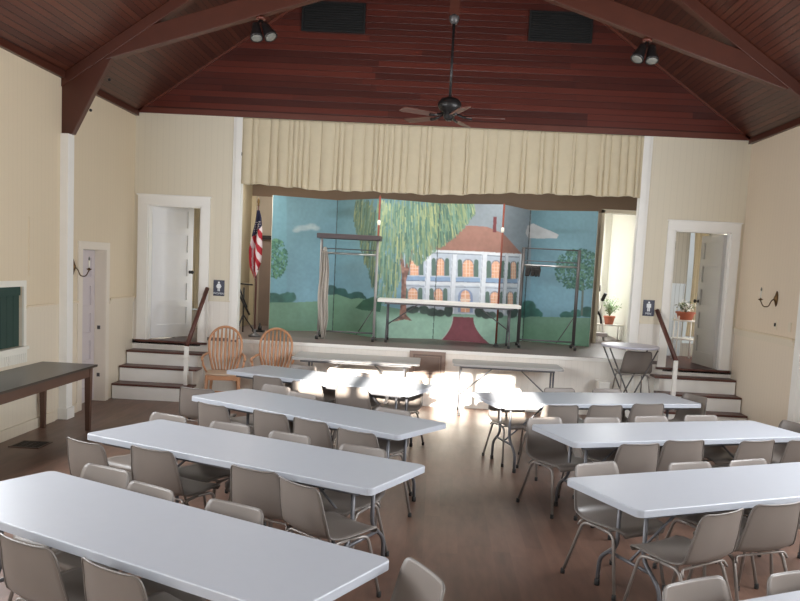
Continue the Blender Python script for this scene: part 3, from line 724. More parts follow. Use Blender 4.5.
# ------------------------------------------------------------------ oak armchairs
def oak_chair():
    t = thing('oak_armchair', 'x', 'armchair', (0, 0, 0))
    bm = nb()
    out = []
    for i in range(28):
        a = 2*PI*i/28; c, s = math.cos(a), math.sin(a)
        out.append((.255*math.copysign(abs(c)**.75, c), .245*math.copysign(abs(s)**.75, s)))
    A = [bm.verts.new((x*.95, y*.95, .425)) for x, y in out]; B = [bm.verts.new((x, y, .44)) for x, y in out]; D = [bm.verts.new((x*.97, y*.97, .462)) for x, y in out]; E = [bm.verts.new((x*.7, y*.7, .452)) for x, y in out]
    for P, Q in ((A, B), (B, D), (D, E)):
        for i in range(28): bm.faces.new((P[i], P[(i+1) % 28], Q[(i+1) % 28], Q[i])).smooth = True
    bm.faces.new(A[::-1]); bm.faces.new(E)
    mk('seat', bm, M['oakseat'], t)
    bm = nb(); box(bm, -.235, .235, .20, .226, .365, .43); box(bm, -.235, -.21, -.18, .2, .365, .43); box(bm, .21, .235, -.18, .2, .365, .43); mk('seat_apron', bm, M['oak'], t, .004)
    def bk(h): return -.20 - .16*(h/.66)**1.15     # lean of the back
    pts = []
    for i in range(25):
        a = PI*i/24
        # balloon outline: narrow at the seat, widest above the arms
        hh = .385 + .235*math.sin(a) if 1 else 0
        pts.append((-.230*math.cos(a), hh))
    left = [(-.160, 0.0), (-.185, .09), (-.212, .2), (-.227, .31)]
    poly = left + pts + [(-x, h) for x, h in left[::-1]]
    bm = nb(); tube(bm, [(x, bk(max(h, .001)), .45+h) for x, h in poly], .0185, 10); mk('back_bow', bm, M['oak'], t)
    for k in range(7):
        f = (k-3)/3
        xb, xt = f*.118, f*.165
        ht = .385 + .235*math.sqrt(max(0, 1-(xt/.230)**2))
        bm = nb(); tube(bm, [(xb, bk(.001), .45), (xb*1.25+xt*.12, bk(.2), .65), (xt*.8+xb*.3, bk(.4), .85), (xt, bk(ht), .45+ht)], [.011, .018, .017, .010], 8); mk('spindle', bm, M['oak'], t)
    for s in (-1, 1):
        bm = nb(); tube(bm, fillet([(s*.248, bk(.24), .69), (s*.285, -.08, .675), (s*.295, .14, .665), (s*.285, .17, .63)], .05), [.016]*1 + [.018]*30 if False else .018, 10)
        a_ = mk('arm', bm, M['oak'], t)
        bm = nb(); tube(bm, [(s*.225, .1, .45), (s*.275, .12, .56), (s*.288, .13, .665)], [.013, .016, .012], 8); mk('arm_post', bm, M['oak'], a_)
        bm = nb(); tube(bm, [(s*.215, .205, .43), (s*.225, .215, .22), (s*.232, .225, 0)], [.026, .022, .016], 10); mk('leg', bm, M['oak'], t)
        bm = nb(); tube(bm, [(s*.17, -.19, .43), (s*.19, -.25, .2), (s*.205, -.29, 0)], [.024, .02, .016], 10); mk('leg', bm, M['oak'], t)
        bm = nb(); tube(bm, [(s*.228, .22, .17), (s*.195, -.26, .17)], .011, 8); mk('stretcher', bm, M['oak'], t)
    bm = nb(); tube(bm, [(-.21, 0, .17), (.21, 0, .17)], .011, 8); mk('stretcher', bm, M['oak'], t)
    return t
oc = oak_chair(); oc.location = (-2.955, 11.5, 0); oc.rotation_euler = (0, 0, PI+.20)
oc['label'] = 'spindle-back oak armchair standing next to the left steps'; oc['group'] = 'oak armchairs before the stage'
dup(oc, (-2.275, 11.62, 0), PI+.08, 'spindle-back oak armchair between the other armchair and the grey table', 'oak armchairs before the stage')
# ------------------------------------------------------------------ painted folding backdrop
S_ = 3; X0_, Y0_, W_, H_ = 262, 188, 346, 166
cw, chh = W_*S_, H_*S_
gy, gx = np.mgrid[0:chh, 0:cw]; gx = gx/S_+X0_; gy = gy/S_+Y0_
img = np.zeros((chh, cw, 3))
rng = np.random.RandomState(5)
def smooth_noise(cell, seed):
    r = np.random.RandomState(seed); h = int(H_/cell)+3; w = int(W_/cell)+3
    g = r.rand(h, w); fy = (gy-Y0_)/cell; fx = (gx-X0_)/cell
    iy = fy.astype(int); ix = fx.astype(int); ty = fy-iy; tx = fx-ix
    ty = ty*ty*(3-2*ty); tx = tx*tx*(3-2*tx)
    return (g[iy, ix]*(1-tx)+g[iy, ix+1]*tx)*(1-ty)+(g[iy+1, ix]*(1-tx)+g[iy+1, ix+1]*tx)*ty
NZ = smooth_noise(9, 1)*.6+smooth_noise(3.5, 2)*.4; NZ2 = smooth_noise(22, 3); NZ3 = smooth_noise(2.2, 4)
def put(mask, col, vary=.0, nz=None):
    global img
    c = np.array(col, float)[None, None]*np.ones_like(img)
    if vary: c = c*(1+vary*((nz if nz is not None else NZ)-.5)*2)[..., None]
    m = np.clip(mask, 0, 1)[..., None]; img = img*(1-m)+c*m
def poly(pts):
    m = np.zeros((chh, cw), bool); n = len(pts)
    for i in range(n):
        (x1, y1), (x2, y2) = pts[i], pts[(i+1) % n]
        if y1 == y2: continue
        c = (gy < y1) != (gy < y2)
        m ^= c & (gx < (x2-x1)*(gy-y1)/(y2-y1)+x1)
    return m.astype(float)
def ell(cx, cy, rx, ry, soft=.15, rough=0):
    d = np.sqrt(((gx-cx)/rx)**2+((gy-cy)/ry)**2)+rough*(NZ-.5)
    return np.clip((1-d)/soft, 0, 1)
def rect(x0, y0, x1, y1): return ((gx >= x0) & (gx <= x1) & (gy >= y0) & (gy <= y1)).astype(float)
def lerp_line(pts, x): return np.interp(x, [p[0] for p in pts], [p[1] for p in pts])
def stroke(pts, r, col, a=.9):
    global img
    P = []
    for (x1, y1), (x2, y2) in zip(pts, pts[1:]):
        n = max(2, int(math.hypot(x2-x1, y2-y1)*S_/1.2))
        for i in range(n): P.append((x1+(x2-x1)*i/n, y1+(y2-y1)*i/n))
    for x, y in P:
        i0 = int((y-Y0_)*S_); j0 = int((x-X0_)*S_); k = max(1, int(r*S_)+1)
        a0, a1, b0, b1 = max(0, i0-k), min(chh, i0+k+1), max(0, j0-k), min(cw, j0+k+1)
        if a0 >= a1 or b0 >= b1: continue
        d = np.hypot(gx[a0:a1, b0:b1]-x, gy[a0:a1, b0:b1]-y)
        m = np.clip((r-d)*S_+.5, 0, 1)[..., None]*a
        img[a0:a1, b0:b1] = img[a0:a1, b0:b1]*(1-m)+np.array(col, float)*m
# sky gradient; its darker top also paints in the valance shade
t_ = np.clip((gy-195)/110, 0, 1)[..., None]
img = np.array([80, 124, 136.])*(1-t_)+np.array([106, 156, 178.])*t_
put(((gx > 436) & (gx < 531)).astype(float)*np.clip((300-gy)/60, 0, .85), (128, 136, 146))
put(np.clip((gx-268)/4, 0, 1)*0+rect(262, 188, 286, 300)*.25, (96, 168, 190))
img *= (1+.10*(NZ2-.5)+.05*(NZ-.5))[..., None]
put(ell(352, 213, 34, 7, .7)*.55, (62, 98, 102)); put(ell(384, 222, 16, 6, .7)*.4, (60, 96, 96)); put(ell(562, 231, 34, 3.5, .8)*.5, (70, 112, 118))
put(ell(555, 279, 30, 8, .8)*.35, (86, 118, 130)); put(ell(352, 268, 22, 9, .8)*.3, (92, 122, 128))
# clouds
for c in ((303, 227.5, 11, 3.6), (311, 226, 7, 3.8), (296, 230, 5, 2.6), (316, 228, 5, 3)): put(ell(*c, .5)*.75, (146, 162, 166))
put(poly([(525, 233), (527, 226), (533, 223.5), (541, 227), (552, 231), (560, 234.5), (558, 238), (540, 238.5), (528, 238)])*.85, (178, 176, 178), .06)
# distant bushes and lawns
lawn = [(262, 302), (297, 302), (320, 301), (329, 295), (337, 294), (346, 297), (352, 299), (358, 298), (366, 299), (372, 303), (384, 306), (410, 311), (470, 311), (510, 312), (523, 318), (531, 316.5), (560, 317), (607, 318)]
for c in ((274, 298, 9, 6), (284, 298, 8, 6), (289, 297, 8, 6.5), (268, 298, 7, 5)): put(ell(*c, .15, .5), (48, 100, 92), .25)
for c in ((331, 290, 6, 5), (341, 294, 8, 6), (351, 297, 6, 4), (357, 296, 7, 4.5), (362, 298, 5, 3)): put(ell(*c, .15, .5), (46, 98, 96), .25)
for c in ((528, 308, 9, 9), (536, 314, 9, 6), (529, 316, 10, 5), (568, 315, 8, 4), (577, 313, 7, 4.5), (588, 312, 9, 5.5), (596, 312, 7, 5)): put(ell(*c, .15, .5), (46, 104, 96), .25)
g = (gy > lerp_line(lawn, gx)).astype(float)
put(g, (100, 146, 122), .08, NZ2)
put(g*((gx > 376) & (gx < 523))*np.clip((gy-311)/8, .0, 1), (142, 188, 166), .05)
put(g*np.clip((gy-322)/24, 0, .45)*((gx < 376) | (gx > 523)), (84, 138, 102))
put(poly([(356, 308), (364, 300), (374, 296.5), (382, 300), (380, 312), (362, 310)]), (50, 104, 82), .2)
# left tree and right tree
for i in range(420):
    a, r = rng.rand()*2*PI, math.sqrt(rng.rand()); x, y = 274+13*r*math.cos(a), 257+20*r*math.sin(a)
    stroke([(x, y), (x+rng.uniform(-1.6, 1.6), y+rng.uniform(.5, 2))], rng.uniform(.5, 1.0), [(58, 120, 96), (44, 98, 84), (84, 142, 104)][rng.randint(3)], .8)
stroke([(584, 282), (582, 315)], 1.0, (92, 108, 98), .7)
for i in range(820):
    a, r = rng.rand()*2*PI, math.sqrt(rng.rand()); x, y = 580+24*r*math.cos(a), 269+21*r*math.sin(a)
    if x < 568 and rng.rand() < .35: continue
    stroke([(x, y), (x+rng.uniform(-1.6, 1.6), y+rng.uniform(.3, 1.6))], rng.uniform(.5, 1.1), [(52, 104, 92), (42, 90, 82), (78, 128, 102)][rng.randint(3)], .85)
# mansion
wall = poly([(404, 253), (440, 251.5), (482, 252.5), (523, 255), (519, 316), (404, 312)])
put(wall, (176, 190, 208), .05)
put(poly([(424, 252), (436, 236), (448, 227), (470, 225.5), (487, 226.5), (503, 233), (521, 253.5), (500, 252.8), (470, 251), (440, 250)]), (152, 104, 90), .05)
put(poly([(493.2, 216.5), (496.6, 216.5), (496, 232), (492.8, 232)]), (110, 36, 44))
put(poly([(404, 250), (440, 250), (482, 251.2), (522, 253.6), (522, 256), (482, 254), (440, 252.3), (404, 252.3)]), (206, 214, 224))
stroke([(404, 253), (440, 253), (482, 254.6), (521, 257)], .35, (92, 104, 120), .8)
def band(y0, y1, col, x0=404, x1=521, sl=.022):
    put(((gy > y0+(gx-404)*sl) & (gy < y1+(gx-404)*sl) & (gx > x0) & (gx < x1)).astype(float), col, .04)
band(276, 280, (128, 160, 200)); band(280, 280.6, (90, 104, 130)); band(281, 284, (206, 214, 224)); band(285.3, 286, (120, 132, 150))
def arch(cx, ytop, w, h, col): put(np.maximum(rect(cx-w, ytop+w*.9, cx+w, ytop+h), ell(cx, ytop+w, w, w, .1)*(gy < ytop+w+.3)), col)
def window(cx, yt, w, h, lean=0):
    arch(cx-w-3.0, yt-.6, 2.1, h+.6, (84, 114, 104)); arch(cx+w+3.0, yt-.6, 2.1, h+.6, (84, 114, 104))
    arch(cx, yt-1.2, w+.8, h+1.2, (128, 134, 152)); arch(cx, yt, w, h, (228, 164, 128))
    for k in range(1, 3): put(rect(cx-w+2*w*k/3-.25, yt, cx-w+2*w*k/3+.25, yt+h), (238, 206, 182))
    for k in range(1, 5): put(rect(cx-w, yt+h*k/5-.22, cx+w, yt+h*k/5+.22), (238, 206, 182))
for cx, yt, w in ((414, 258, 4.2), (440.5, 258.5, 3.8), (468.5, 259.5, 5.2), (496, 260.5, 4.0), (513, 261.5, 2.4)): window(cx, yt, w, 17)
for cx, yt, w in ((412.5, 288, 4.6), (438.5, 288.5, 4.2), (495, 291.5, 4.2), (510, 292, 2.4)): window(cx, yt, w, 16)
arch(466, 288.5, 7.6, 24, (128, 148, 190)); arch(466, 290, 4.6, 22, (228, 164, 128)); put(rect(461, 298.5, 471, 300.5), (236, 210, 190)); put(rect(465.6, 290, 466.4, 312), (238, 206, 182))
for k in range(1, 6): put(rect(461.6, 290+k*3.6, 470.4, 290.4+k*3.6), (238, 206, 182))
for x in (427.5, 453.5, 483.5, 505, 519):
    w = 2.6 if x < 500 else 1.8
    xs = x-(gy-280)*.05
    put(((abs(gx-xs) < w) & (gy > 254) & (gy < 314)).astype(float), (208, 216, 228)); put(((abs(gx-xs+w*.7) < .3) & (gy > 254) & (gy < 314)).astype(float), (146, 158, 178))
# shrubs at its foot, path
for c in ((413, 310, 7, 4), (424, 310, 6, 5), (432, 312, 7, 4.5), (440, 313, 6, 3.5), (449, 310, 4.5, 7), (480, 310.5, 4.5, 6.5), (487, 315, 5, 3.5), (493, 315, 4.5, 4), (500, 315, 4, 3.5), (512, 312, 6, 6)): put(ell(*c, .15, .5), (62, 84, 78), .3)
path = []
for i in range(9):
    f = i/8; path.append((453.5-16*f**2.0, 316.5+27.5*f))
path += [(492-(18*(1-(1-f)**2.0))*1.0, 345.5-28*f) for f in (0, .12, .25, .4, .55, .7, .85, 1)]
put(poly(path), (128, 58, 70), .06)
stroke(path[:9], .4, (196, 200, 192), .6)
# willow
trunk = [(392, 322), (399, 317), (400.5, 300), (401.5, 275), (399, 252), (402, 252), (404.5, 268), (412, 248), (414, 250), (406, 280), (405.5, 300), (406, 315), (412, 321), (404, 319.5)]
put(poly(trunk), (136, 96, 84), .25, NZ3)
cols_w = [(112, 138, 98), (92, 132, 106), (136, 156, 106), (72, 118, 104), (164, 174, 116), (106, 148, 128), (64, 104, 92)]
for i in range(2000):
    u = rng.rand(); x = 356+118*u
    lim = np.interp(x, [356, 366, 376, 384, 394, 402, 410, 418, 426, 434, 444, 454, 464, 474], [222, 262, 296, 305, 300, 284, 262, 266, 258, 250, 244, 236, 226, 212])
    ytop = 200+rng.rand()**1.15*(lim-206)
    if x > 400 and x < 412 and ytop > 252: continue
    L = rng.uniform(6, 22); yb = min(ytop+L, lim+rng.uniform(-2, 3)); dx = (u-.45)*rng.uniform(2, 7)
    col = np.array(cols_w[rng.randint(len(cols_w))])*(.8 if x < 376 else 1)
    stroke([(x-dx*.6, ytop), (x, (ytop+yb)/2-1), (x+dx*.4+rng.uniform(-.8, .8), yb)], rng.uniform(.28, .7), col, .6)
gr_ = img.mean(2, keepdims=True); img = gr_+(img-gr_)*.80+4
for fx_ in ((338, 332), (440, 433), (530.5, 523)):   # dark hinge gaps between the panels
    put((np.abs(gx-(fx_[0]+(fx_[1]-fx_[0])*(gy-203)/135)) < .45)*.8, (52, 62, 62))
img = np.clip(img*(1+.05*(NZ3-.5))[..., None], 0, 255)/255
LIN = np.where(img <= .04045, img/12.92, ((img+.055)/1.055)**2.4)

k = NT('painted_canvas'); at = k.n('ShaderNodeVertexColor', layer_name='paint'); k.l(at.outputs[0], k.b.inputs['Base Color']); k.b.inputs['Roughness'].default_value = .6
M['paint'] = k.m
M['canvas_edge'] = plain('panel_edge', (206, 206, 200), .6)
TP = [(273, 194.6), (338, 200.6), (382, 199.8), (440, 204), (504, 204.3), (530.5, 210.7), (600.5, 211)]
BP = [(268.7, 330.4), (332, 331.5), (374.5, 338), (433, 339), (496.5, 344.6), (523, 341), (588, 347)]
WP = [(-2.833, 13.972), (-1.80, 14.431), (-.98, 13.587), (-.017, 13.996), (1.03, 13.571), (1.57, 14.563), (2.64, 14.035)]
bd = thing('painted_backdrop', 'folding stage screen painted with a white house, willow tree and lawn', 'backdrop', (0, 13.9, SF))
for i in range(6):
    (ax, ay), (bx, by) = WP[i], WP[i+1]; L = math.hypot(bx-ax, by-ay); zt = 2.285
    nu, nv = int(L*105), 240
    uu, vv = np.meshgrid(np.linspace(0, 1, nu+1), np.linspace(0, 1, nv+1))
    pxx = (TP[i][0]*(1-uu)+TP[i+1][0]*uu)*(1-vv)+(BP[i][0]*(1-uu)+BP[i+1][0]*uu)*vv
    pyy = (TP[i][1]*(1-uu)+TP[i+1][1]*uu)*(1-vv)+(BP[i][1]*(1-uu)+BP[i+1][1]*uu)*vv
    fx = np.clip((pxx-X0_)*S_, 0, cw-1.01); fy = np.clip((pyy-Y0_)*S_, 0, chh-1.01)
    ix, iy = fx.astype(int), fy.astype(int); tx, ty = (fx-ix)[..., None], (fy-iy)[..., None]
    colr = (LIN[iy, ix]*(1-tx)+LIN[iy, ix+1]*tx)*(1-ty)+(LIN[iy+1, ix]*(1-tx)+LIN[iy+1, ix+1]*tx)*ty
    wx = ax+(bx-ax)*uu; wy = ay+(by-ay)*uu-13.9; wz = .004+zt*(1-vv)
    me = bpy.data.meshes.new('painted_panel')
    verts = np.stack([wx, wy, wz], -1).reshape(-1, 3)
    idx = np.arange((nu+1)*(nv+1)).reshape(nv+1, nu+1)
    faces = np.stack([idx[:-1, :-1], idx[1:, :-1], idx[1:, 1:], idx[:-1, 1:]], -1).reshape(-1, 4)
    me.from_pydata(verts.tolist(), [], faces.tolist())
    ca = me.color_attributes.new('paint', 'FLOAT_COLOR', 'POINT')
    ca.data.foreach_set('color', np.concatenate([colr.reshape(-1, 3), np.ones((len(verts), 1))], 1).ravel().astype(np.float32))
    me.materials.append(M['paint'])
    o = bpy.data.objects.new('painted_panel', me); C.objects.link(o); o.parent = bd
    nx_, ny_ = -(by-ay)/L, (bx-ax)/L
    bm = nb()
    q = [(ax, ay), (bx, by), (bx+nx_*.03, by+ny_*.03), (ax+nx_*.03, ay+ny_*.03)]
    prism(bm, [(x+nx_*.002, y-13.9+ny_*.002) for x, y in q], .003, zt+.004, 'XY'); mk('panel_board', bm, M['canvas_edge'], o)

# ------------------------------------------------------------------ things on the stage
M['tube_grey'] = plain('grey_tube_paint', (168, 166, 166), .4, .1)
def rack(x0, x1, y, h, yd, label, shelf):
    t = thing('clothes_rack', label, 'clothes rack', ((x0+x1)/2, y, SF), 0, 'clothes racks on the stage'); w = (x1-x0)/2
    for s in (-1, 1):
        bm = nb(); tube(bm, [(s*w, 0, .06), (s*w, 0, h-.02)], .021 if shelf else .027, 10); mk('upright', bm, M['tube_grey' if shelf else 'steel_dark'], t)
        bm = nb(); tube(bm, [(s*w, -yd, .06), (s*w, yd, .06)], .016, 8)
        f = mk('base_foot', bm, M['steel_dark'], t)
        for q in (-1, 1):
            bm = nb(); lathe(bm, [(.01, -.022), (.024, -.02), (.024, .02), (.01, .022)], 12, (s*w, q*yd*.92, .026), Matrix.Rotation(PI/2, 3, 'Y')); mk('caster', bm, M['black'], f)
    bm = nb(); tube(bm, [(-w, 0, h-.30), (w, 0, h-.30)], .016, 10); mk('hanging_rail', bm, M['chrome'], t)
    bm = nb(); tube(bm, [(-w, 0, h-.23), (w, 0, h-.23)], .008, 8); mk('tie_bar', bm, M['steel'], t)
    bm = nb(); tube(bm, [(-w, 0, .12), (w, 0, .12)], .012, 8); mk('bottom_bar', bm, M['steel'], t)
    bm = nb()
    if shelf: box(bm, -w-.055, w+.055, -.2, .2, h-.075, h); mk('top_shelf', bm, plain('shelf_laminate', (78, 68, 70), .5), t, .006)
    else:
        tube(bm, [(-w, 0, h-.03), (w, 0, h-.03)], .010, 8); mk('top_bar', bm, M['steel_dark'], t)
    bm = nb(); tube(bm, [(w, -.0, .55), (w-.28, -.0, .08)], .008, 6); mk('brace', bm, M['steel_dark'], t)
    return t
rack(-1.85, -.965, 13.06, 1.66, .22, 'metal clothes rack with grey top shelf on the stage left of the willow', True)
rack(1.37, 2.265, 13.40, 1.63, .22, 'dark metal clothes rack on the stage before the right-hand painted tree', False)
# hanging cloth
t = thing('hanging_cloth', 'long off-white cloth hanging from the left end of the shelved rack', 'cloth', (-1.785, 12.99, SF))
bm = nb(); V = []
for i in range(41):
    z = 1.38-1.34*i/40; f = i/40; row = []
    wd_ = .042+.026*math.sin(f*2.6)+.015*f - (.05*max(0, (f-.8)/.2))
    for j in range(25):
        u = j/24*2-1
        row.append(bm.verts.new((u*wd_+.01*math.sin(f*9)+.02*f, -.02+.028*math.sin(u*9+f*3)+.015*math.sin(u*4-f*7), z-.05*abs(u)*(f > .9))))
    V.append(row)
for i in range(40):
    for j in range(24): bm.faces.new((V[i][j], V[i][j+1], V[i+1][j+1], V[i+1][j])).smooth = True
mk('cloth_drape', bm, M['rag'], t).modifiers.new('s', 'SOLIDIFY').thickness = .006
bm = nb(); tube(bm, bez((-.0, .07, 1.40), (0, -.02, 1.46), (0, -.03, 1.38)), .03, 8); mk('cloth_fold', bm, M['rag'], t)
# black bundle on right rack
t = thing('hanger_bundle', 'bundle of black hangers on the left end of the dark clothes rack', 'hangers', (1.52, 13.36, SF))
bm = nb()
for i in range(9):
    x = -.10+.027*i; tw = rf.uniform(-.3, .3)
    tube(bm, fillet([(x, .0, 1.32), (x+.01, -.0, 1.26), (x+.05*tw-.02, -.14, 1.165), (x+.03*tw+.02, .17, 1.17), (x+.01, .0, 1.26)], .02), .017, 6)
mk('hangers', bm, M['black'], t)
# tall rusty rods
for x, y, h, lab in ((-.972, 13.21, 2.30, 'thin rusty rod standing upright behind the shelved clothes rack'), (1.005, 13.30, 2.28, 'thin rusty rod standing upright before the painted house chimney')):
    t = thing('upright_rod', lab, 'rod', (x, y, SF), 0, 'rusty rods on the stage')
    bm = nb(); tube(bm, [(0, 0, .02), (0, 0, h)], .016, 8); mk('rod', bm, M['rust'], t)
    bm = nb(); lathe(bm, [(.05, 0), (.05, .012), (.03, .02), (.02, .05)], 16); mk('rod_base', bm, M['steel_dark'], t)
    bm = nb(); lathe(bm, [(.019, h*.8), (.026, h*.81), (.026, h*.825), (.019, h*.835)], 10); mk('collar', bm, M['cream'], t)
# flag on its pole
t = thing('flag_pole', 'dark flag pole with gilt tip standing at the left edge of the stage', 'flag pole', (-2.80, 12.72, SF))
bm = nb(); lathe(bm, [(.10, 0), (.10, .02), (.07, .035), (.025, .06), (.02, .12)], 20); mk('base', bm, M['steel_dark'], t)
bm = nb(); tube(bm, [(0, 0, .05), (0, 0, 2.02)], .013, 10); mk('pole', bm, M['tread'], t)
bm = nb(); lathe(bm, [(.012, 2.02), (.022, 2.03), (.012, 2.045), (.024, 2.075), (.018, 2.11), (.002, 2.15)], 12); mk('finial', bm, M['gold'], t)
t = thing('flag', 'drooping red and white striped flag with dark blue starred corner on the stage pole', 'flag', (-2.80, 12.70, SF))
nu, nv = 36, 90
grid = []
for i in range(nv+1):
    f = i/nv; row = []
    # gathered fall of the cloth: narrow by the tip, full in the middle
    wl = np.interp(f, [0, .12, .35, .6, .85, 1], [.012, .035, .075, .10, .085, .03]); wr_ = np.interp(f, [0, .12, .35, .6, .85, 1], [.02, .055, .085, .085, .06, .0])
    for j in range(nu+1):
        u = j/nu; x = -wl+(wl+wr_)*u+.012*math.sin(7*f+u*2); yv = -.02-.045*math.sin(u*PI*3.4+f*2)*min(1, f*3)
        row.append(Vector((x, yv, 1.95-1.02*f+.10*u*f-.06*abs(math.sin(u*6))*f)))
    grid.append(row)
bm = nb(); V = [[bm.verts.new(p) for p in r] for r in grid]
for i in range(nv):
    for j in range(nu):
        fc = bm.faces.new((V[i][j], V[i][j+1], V[i+1][j+1], V[i+1][j])); fc.smooth = True
        f, u = (i+.5)/nv, (j+.5)/nu
        if f+.16*u < .40 and u > .0: fc.material_index = 2
        else:
            s_ = (f*.75-u*.28)*11; fc.material_index = 0 if int(math.floor(s_)) % 2 == 0 else 1
            if f > .55 and u < .5: fc.material_index = 0 if int(u*9+f*2) % 3 else 1
mk('flag_cloth', bm, [M['flagred'], M['flagwhite'], M['flagblue']], t)
bm = nb()
for i in range(16, 34, 3):
    for j in range(6, 34, 6):
        p = grid[i][j]+Vector((0, -.006, 0)); pr5 = []
        if i/nv+.16*j/nu > .37: continue
        for q in range(10):
            a = PI/2+q*PI/5; r_ = .0085 if q % 2 == 0 else .0035; pr5.append((p.x+r_*math.cos(a), p.z+r_*math.sin(a)))
        prism(bm, pr5, p.y-.004, p.y)
mk('flag_stars', bm, M['flagwhite'], t)
# music stand, low black stand, brown door at the back left
t = thing('music_stand', 'black folded music stand on the stage just behind the flag pole', 'music stand', (-3.10, 13.2, SF))
bm = nb(); tube(bm, [(0, 0, .02), (0, 0, .74)], .012, 8); mk('column', bm, M['blackmetal'], t)
for a in (.3, 2.4, 4.4):
    bm = nb(); tube(bm, [(0, 0, .30), (.2*math.cos(a), .2*math.sin(a), .012)], .011, 8); mk('leg', bm, M['blackmetal'], t)
bm = nb()
tube(bm, [(-.10, -.02, .80), (.06, -.02, .42)], .014, 8); tube(bm, [(-.12, -.03, .72), (.11, -.03, .30)], .017, 8); tube(bm, [(-.13, 0, .80), (.14, 0, .79)], .012, 8); mk('folded_desk', bm, M['blackmetal'], t)
t = thing('foot_pedal', 'small black pedal box on the stage floor beside the painted screen edge', 'pedal', (-2.93, 13.6, SF))
bm = nb(); box(bm, -.09, .09, -.08, .08, 0, .03); mk('base', bm, M['black'], t, .004)
bm = nb(); lathe(bm, [(.035, .03), (.03, .09), (.012, .11), (.012, .15)], 12, (.02, 0, 0)); mk('button', bm, M['black'], t)
d5 = struct('door_5', (lambda b: (box(b, -3.24, -2.72, SW-.05, SW-.005, SF, 2.44),) and b)(nb()), M['browndoor'])
boxo('door_closer', [(-3.22, -2.9, SW-.1, SW-.05, 2.43, 2.50)], M['black'], d5)
# ---- potted plants
def pot(name, x, y, z, r, h, lab, kind, cat='potted plant'):
    t = thing(name, lab, cat, (x, y, z))
    bm = nb(); lathe(bm, [(r*.72, 0), (r*.95, h*.78), (r*1.06, h*.79), (r*1.08, h), (r*.95, h), (r*.9, h*.9)], 24); mk('pot', bm, M['terracotta'], t)
    bm = nb(); q = random.Random(4); bl = nb()
    for i in range(kind[0]):
        a = q.uniform(0, 2*PI); sp = q.uniform(.1, 1)*kind[1]; hh = q.uniform(.4, 1)*kind[2]
        end = Vector((sp*math.cos(a), sp*math.sin(a), h+hh)); mid = Vector((end.x*.3, end.y*.3, h+hh*.6))
        pts = bez((0, 0, h*.9), mid, end, 5); tube(bm, pts, .004, 5)
        for k_ in range(kind[3]):
            p = pts[q.randint(2, 5)]+Vector((q.uniform(-.05, .05), q.uniform(-.05, .05), q.uniform(-.04, .05)))
            n1 = Vector((q.uniform(-1, 1), q.uniform(-1, 1), q.uniform(-.2, 1))).normalized(); n2 = n1.orthogonal().normalized(); s = q.uniform(.02, .04)*kind[4]
            trg = bl if (kind[5] and q.random() < kind[5]) else bm
            vs = [trg.verts.new(p+n1*s*c1+n2*s*c2) for c1, c2 in ((-1, 0), (0, .4), (1, 0), (0, -.4))]; trg.faces.new(vs)
    mk('foliage', bm, M['leaf'], t)
    if kind[5]: mk('blossoms', bl, M['petal'], t)
    else: bl.free()
t = thing('plant_table', 'small white metal table under the potted plant in the bright rear room', 'table', (3.36, 15.9, SF))
bm = nb(); box(bm, -.27, .22, -.17, .17, .275, .30); mk('tabletop', bm, M['white2'], t, .004)
for sx in (-.25, .20):
    for sy in (-.15, .15):
        bm = nb(); tube(bm, [(sx, sy, 0), (sx, sy, .28)], .012, 8); mk('leg', bm, M['white2'], t)
pot('potted_shrub', 3.34, 15.88, SF+.30, .105, .16, 'leafy plant in terracotta pot on white table in the bright rear room', (26, .20, .34, 7, 1.0, 0))
# white exercise machine with black grips
t = thing('exercise_machine', 'white metal exercise machine with black hand grips beside the potted plant', 'exercise machine', (3.05, 15.22, SF))
bm = nb(); tube(bm, fillet([(-.16, .1, .02), (-.08, .1, .55), (.0, .1, .62), (.10, .1, .02)], .06), .02, 10); tube(bm, [(-.12, .1, .32), (.08, .1, .32)], .016, 8); mk('base_frame', bm, M['white2'], t)
bm = nb(); tube(bm, [(-.02, .06, .50), (.02, .02, .78)], .017, 8); tube(bm, [(-.02, .12, .55), (-.06, .12, .92)], .017, 8); mk('handle_post', bm, M['white2'], t)
for p, q in (((.0, .02, .76), (.05, -.01, .90)), ((-.075, .12, .78), (-.10, .12, .88)), ((-.05, .12, .93), (-.06, .12, 1.04))):
    bm = nb(); tube(bm, [p, q], [.03, .034], 10); mk('hand_grip', bm, M['black'], t)
bm = nb(); tube(bm, bez((-.22, .05, .60), (-.0, .05, .62), (.02, .05, .34)), .02, 8); mk('cable_arc', bm, M['black'], t)
bm = nb(); box(bm, -.18, .14, -.02, .2, .10, .17); mk('seat_pad', bm, M['lav'], t, .01)
# white plant stand in right-hand room
t = thing('plant_stand', 'white two-tier metal plant stand seen through the right doorway', 'plant stand', (4.10, 13.62, FL))
for z in (.33, .63):
    bm = nb(); lathe(bm, [(.19, z), (.195, z+.005), (.195, z+.02), (.19, z+.025)], 24); mk('shelf', bm, M['white2'], t)
for a in (.7, 2.3, 3.9, 5.5):
    bm = nb(); tube(bm, [(.2*math.cos(a), .2*math.sin(a), 0), (.19*math.cos(a), .19*math.sin(a), .72)], .012, 8); mk('leg', bm, M['white2'], t)
pot('flowering_plant', 4.10, 13.62, FL+.655, .15, .13, 'white flowering plant in terracotta bowl on the white plant stand', (24, .16, .16, 9, 1.0, .7))
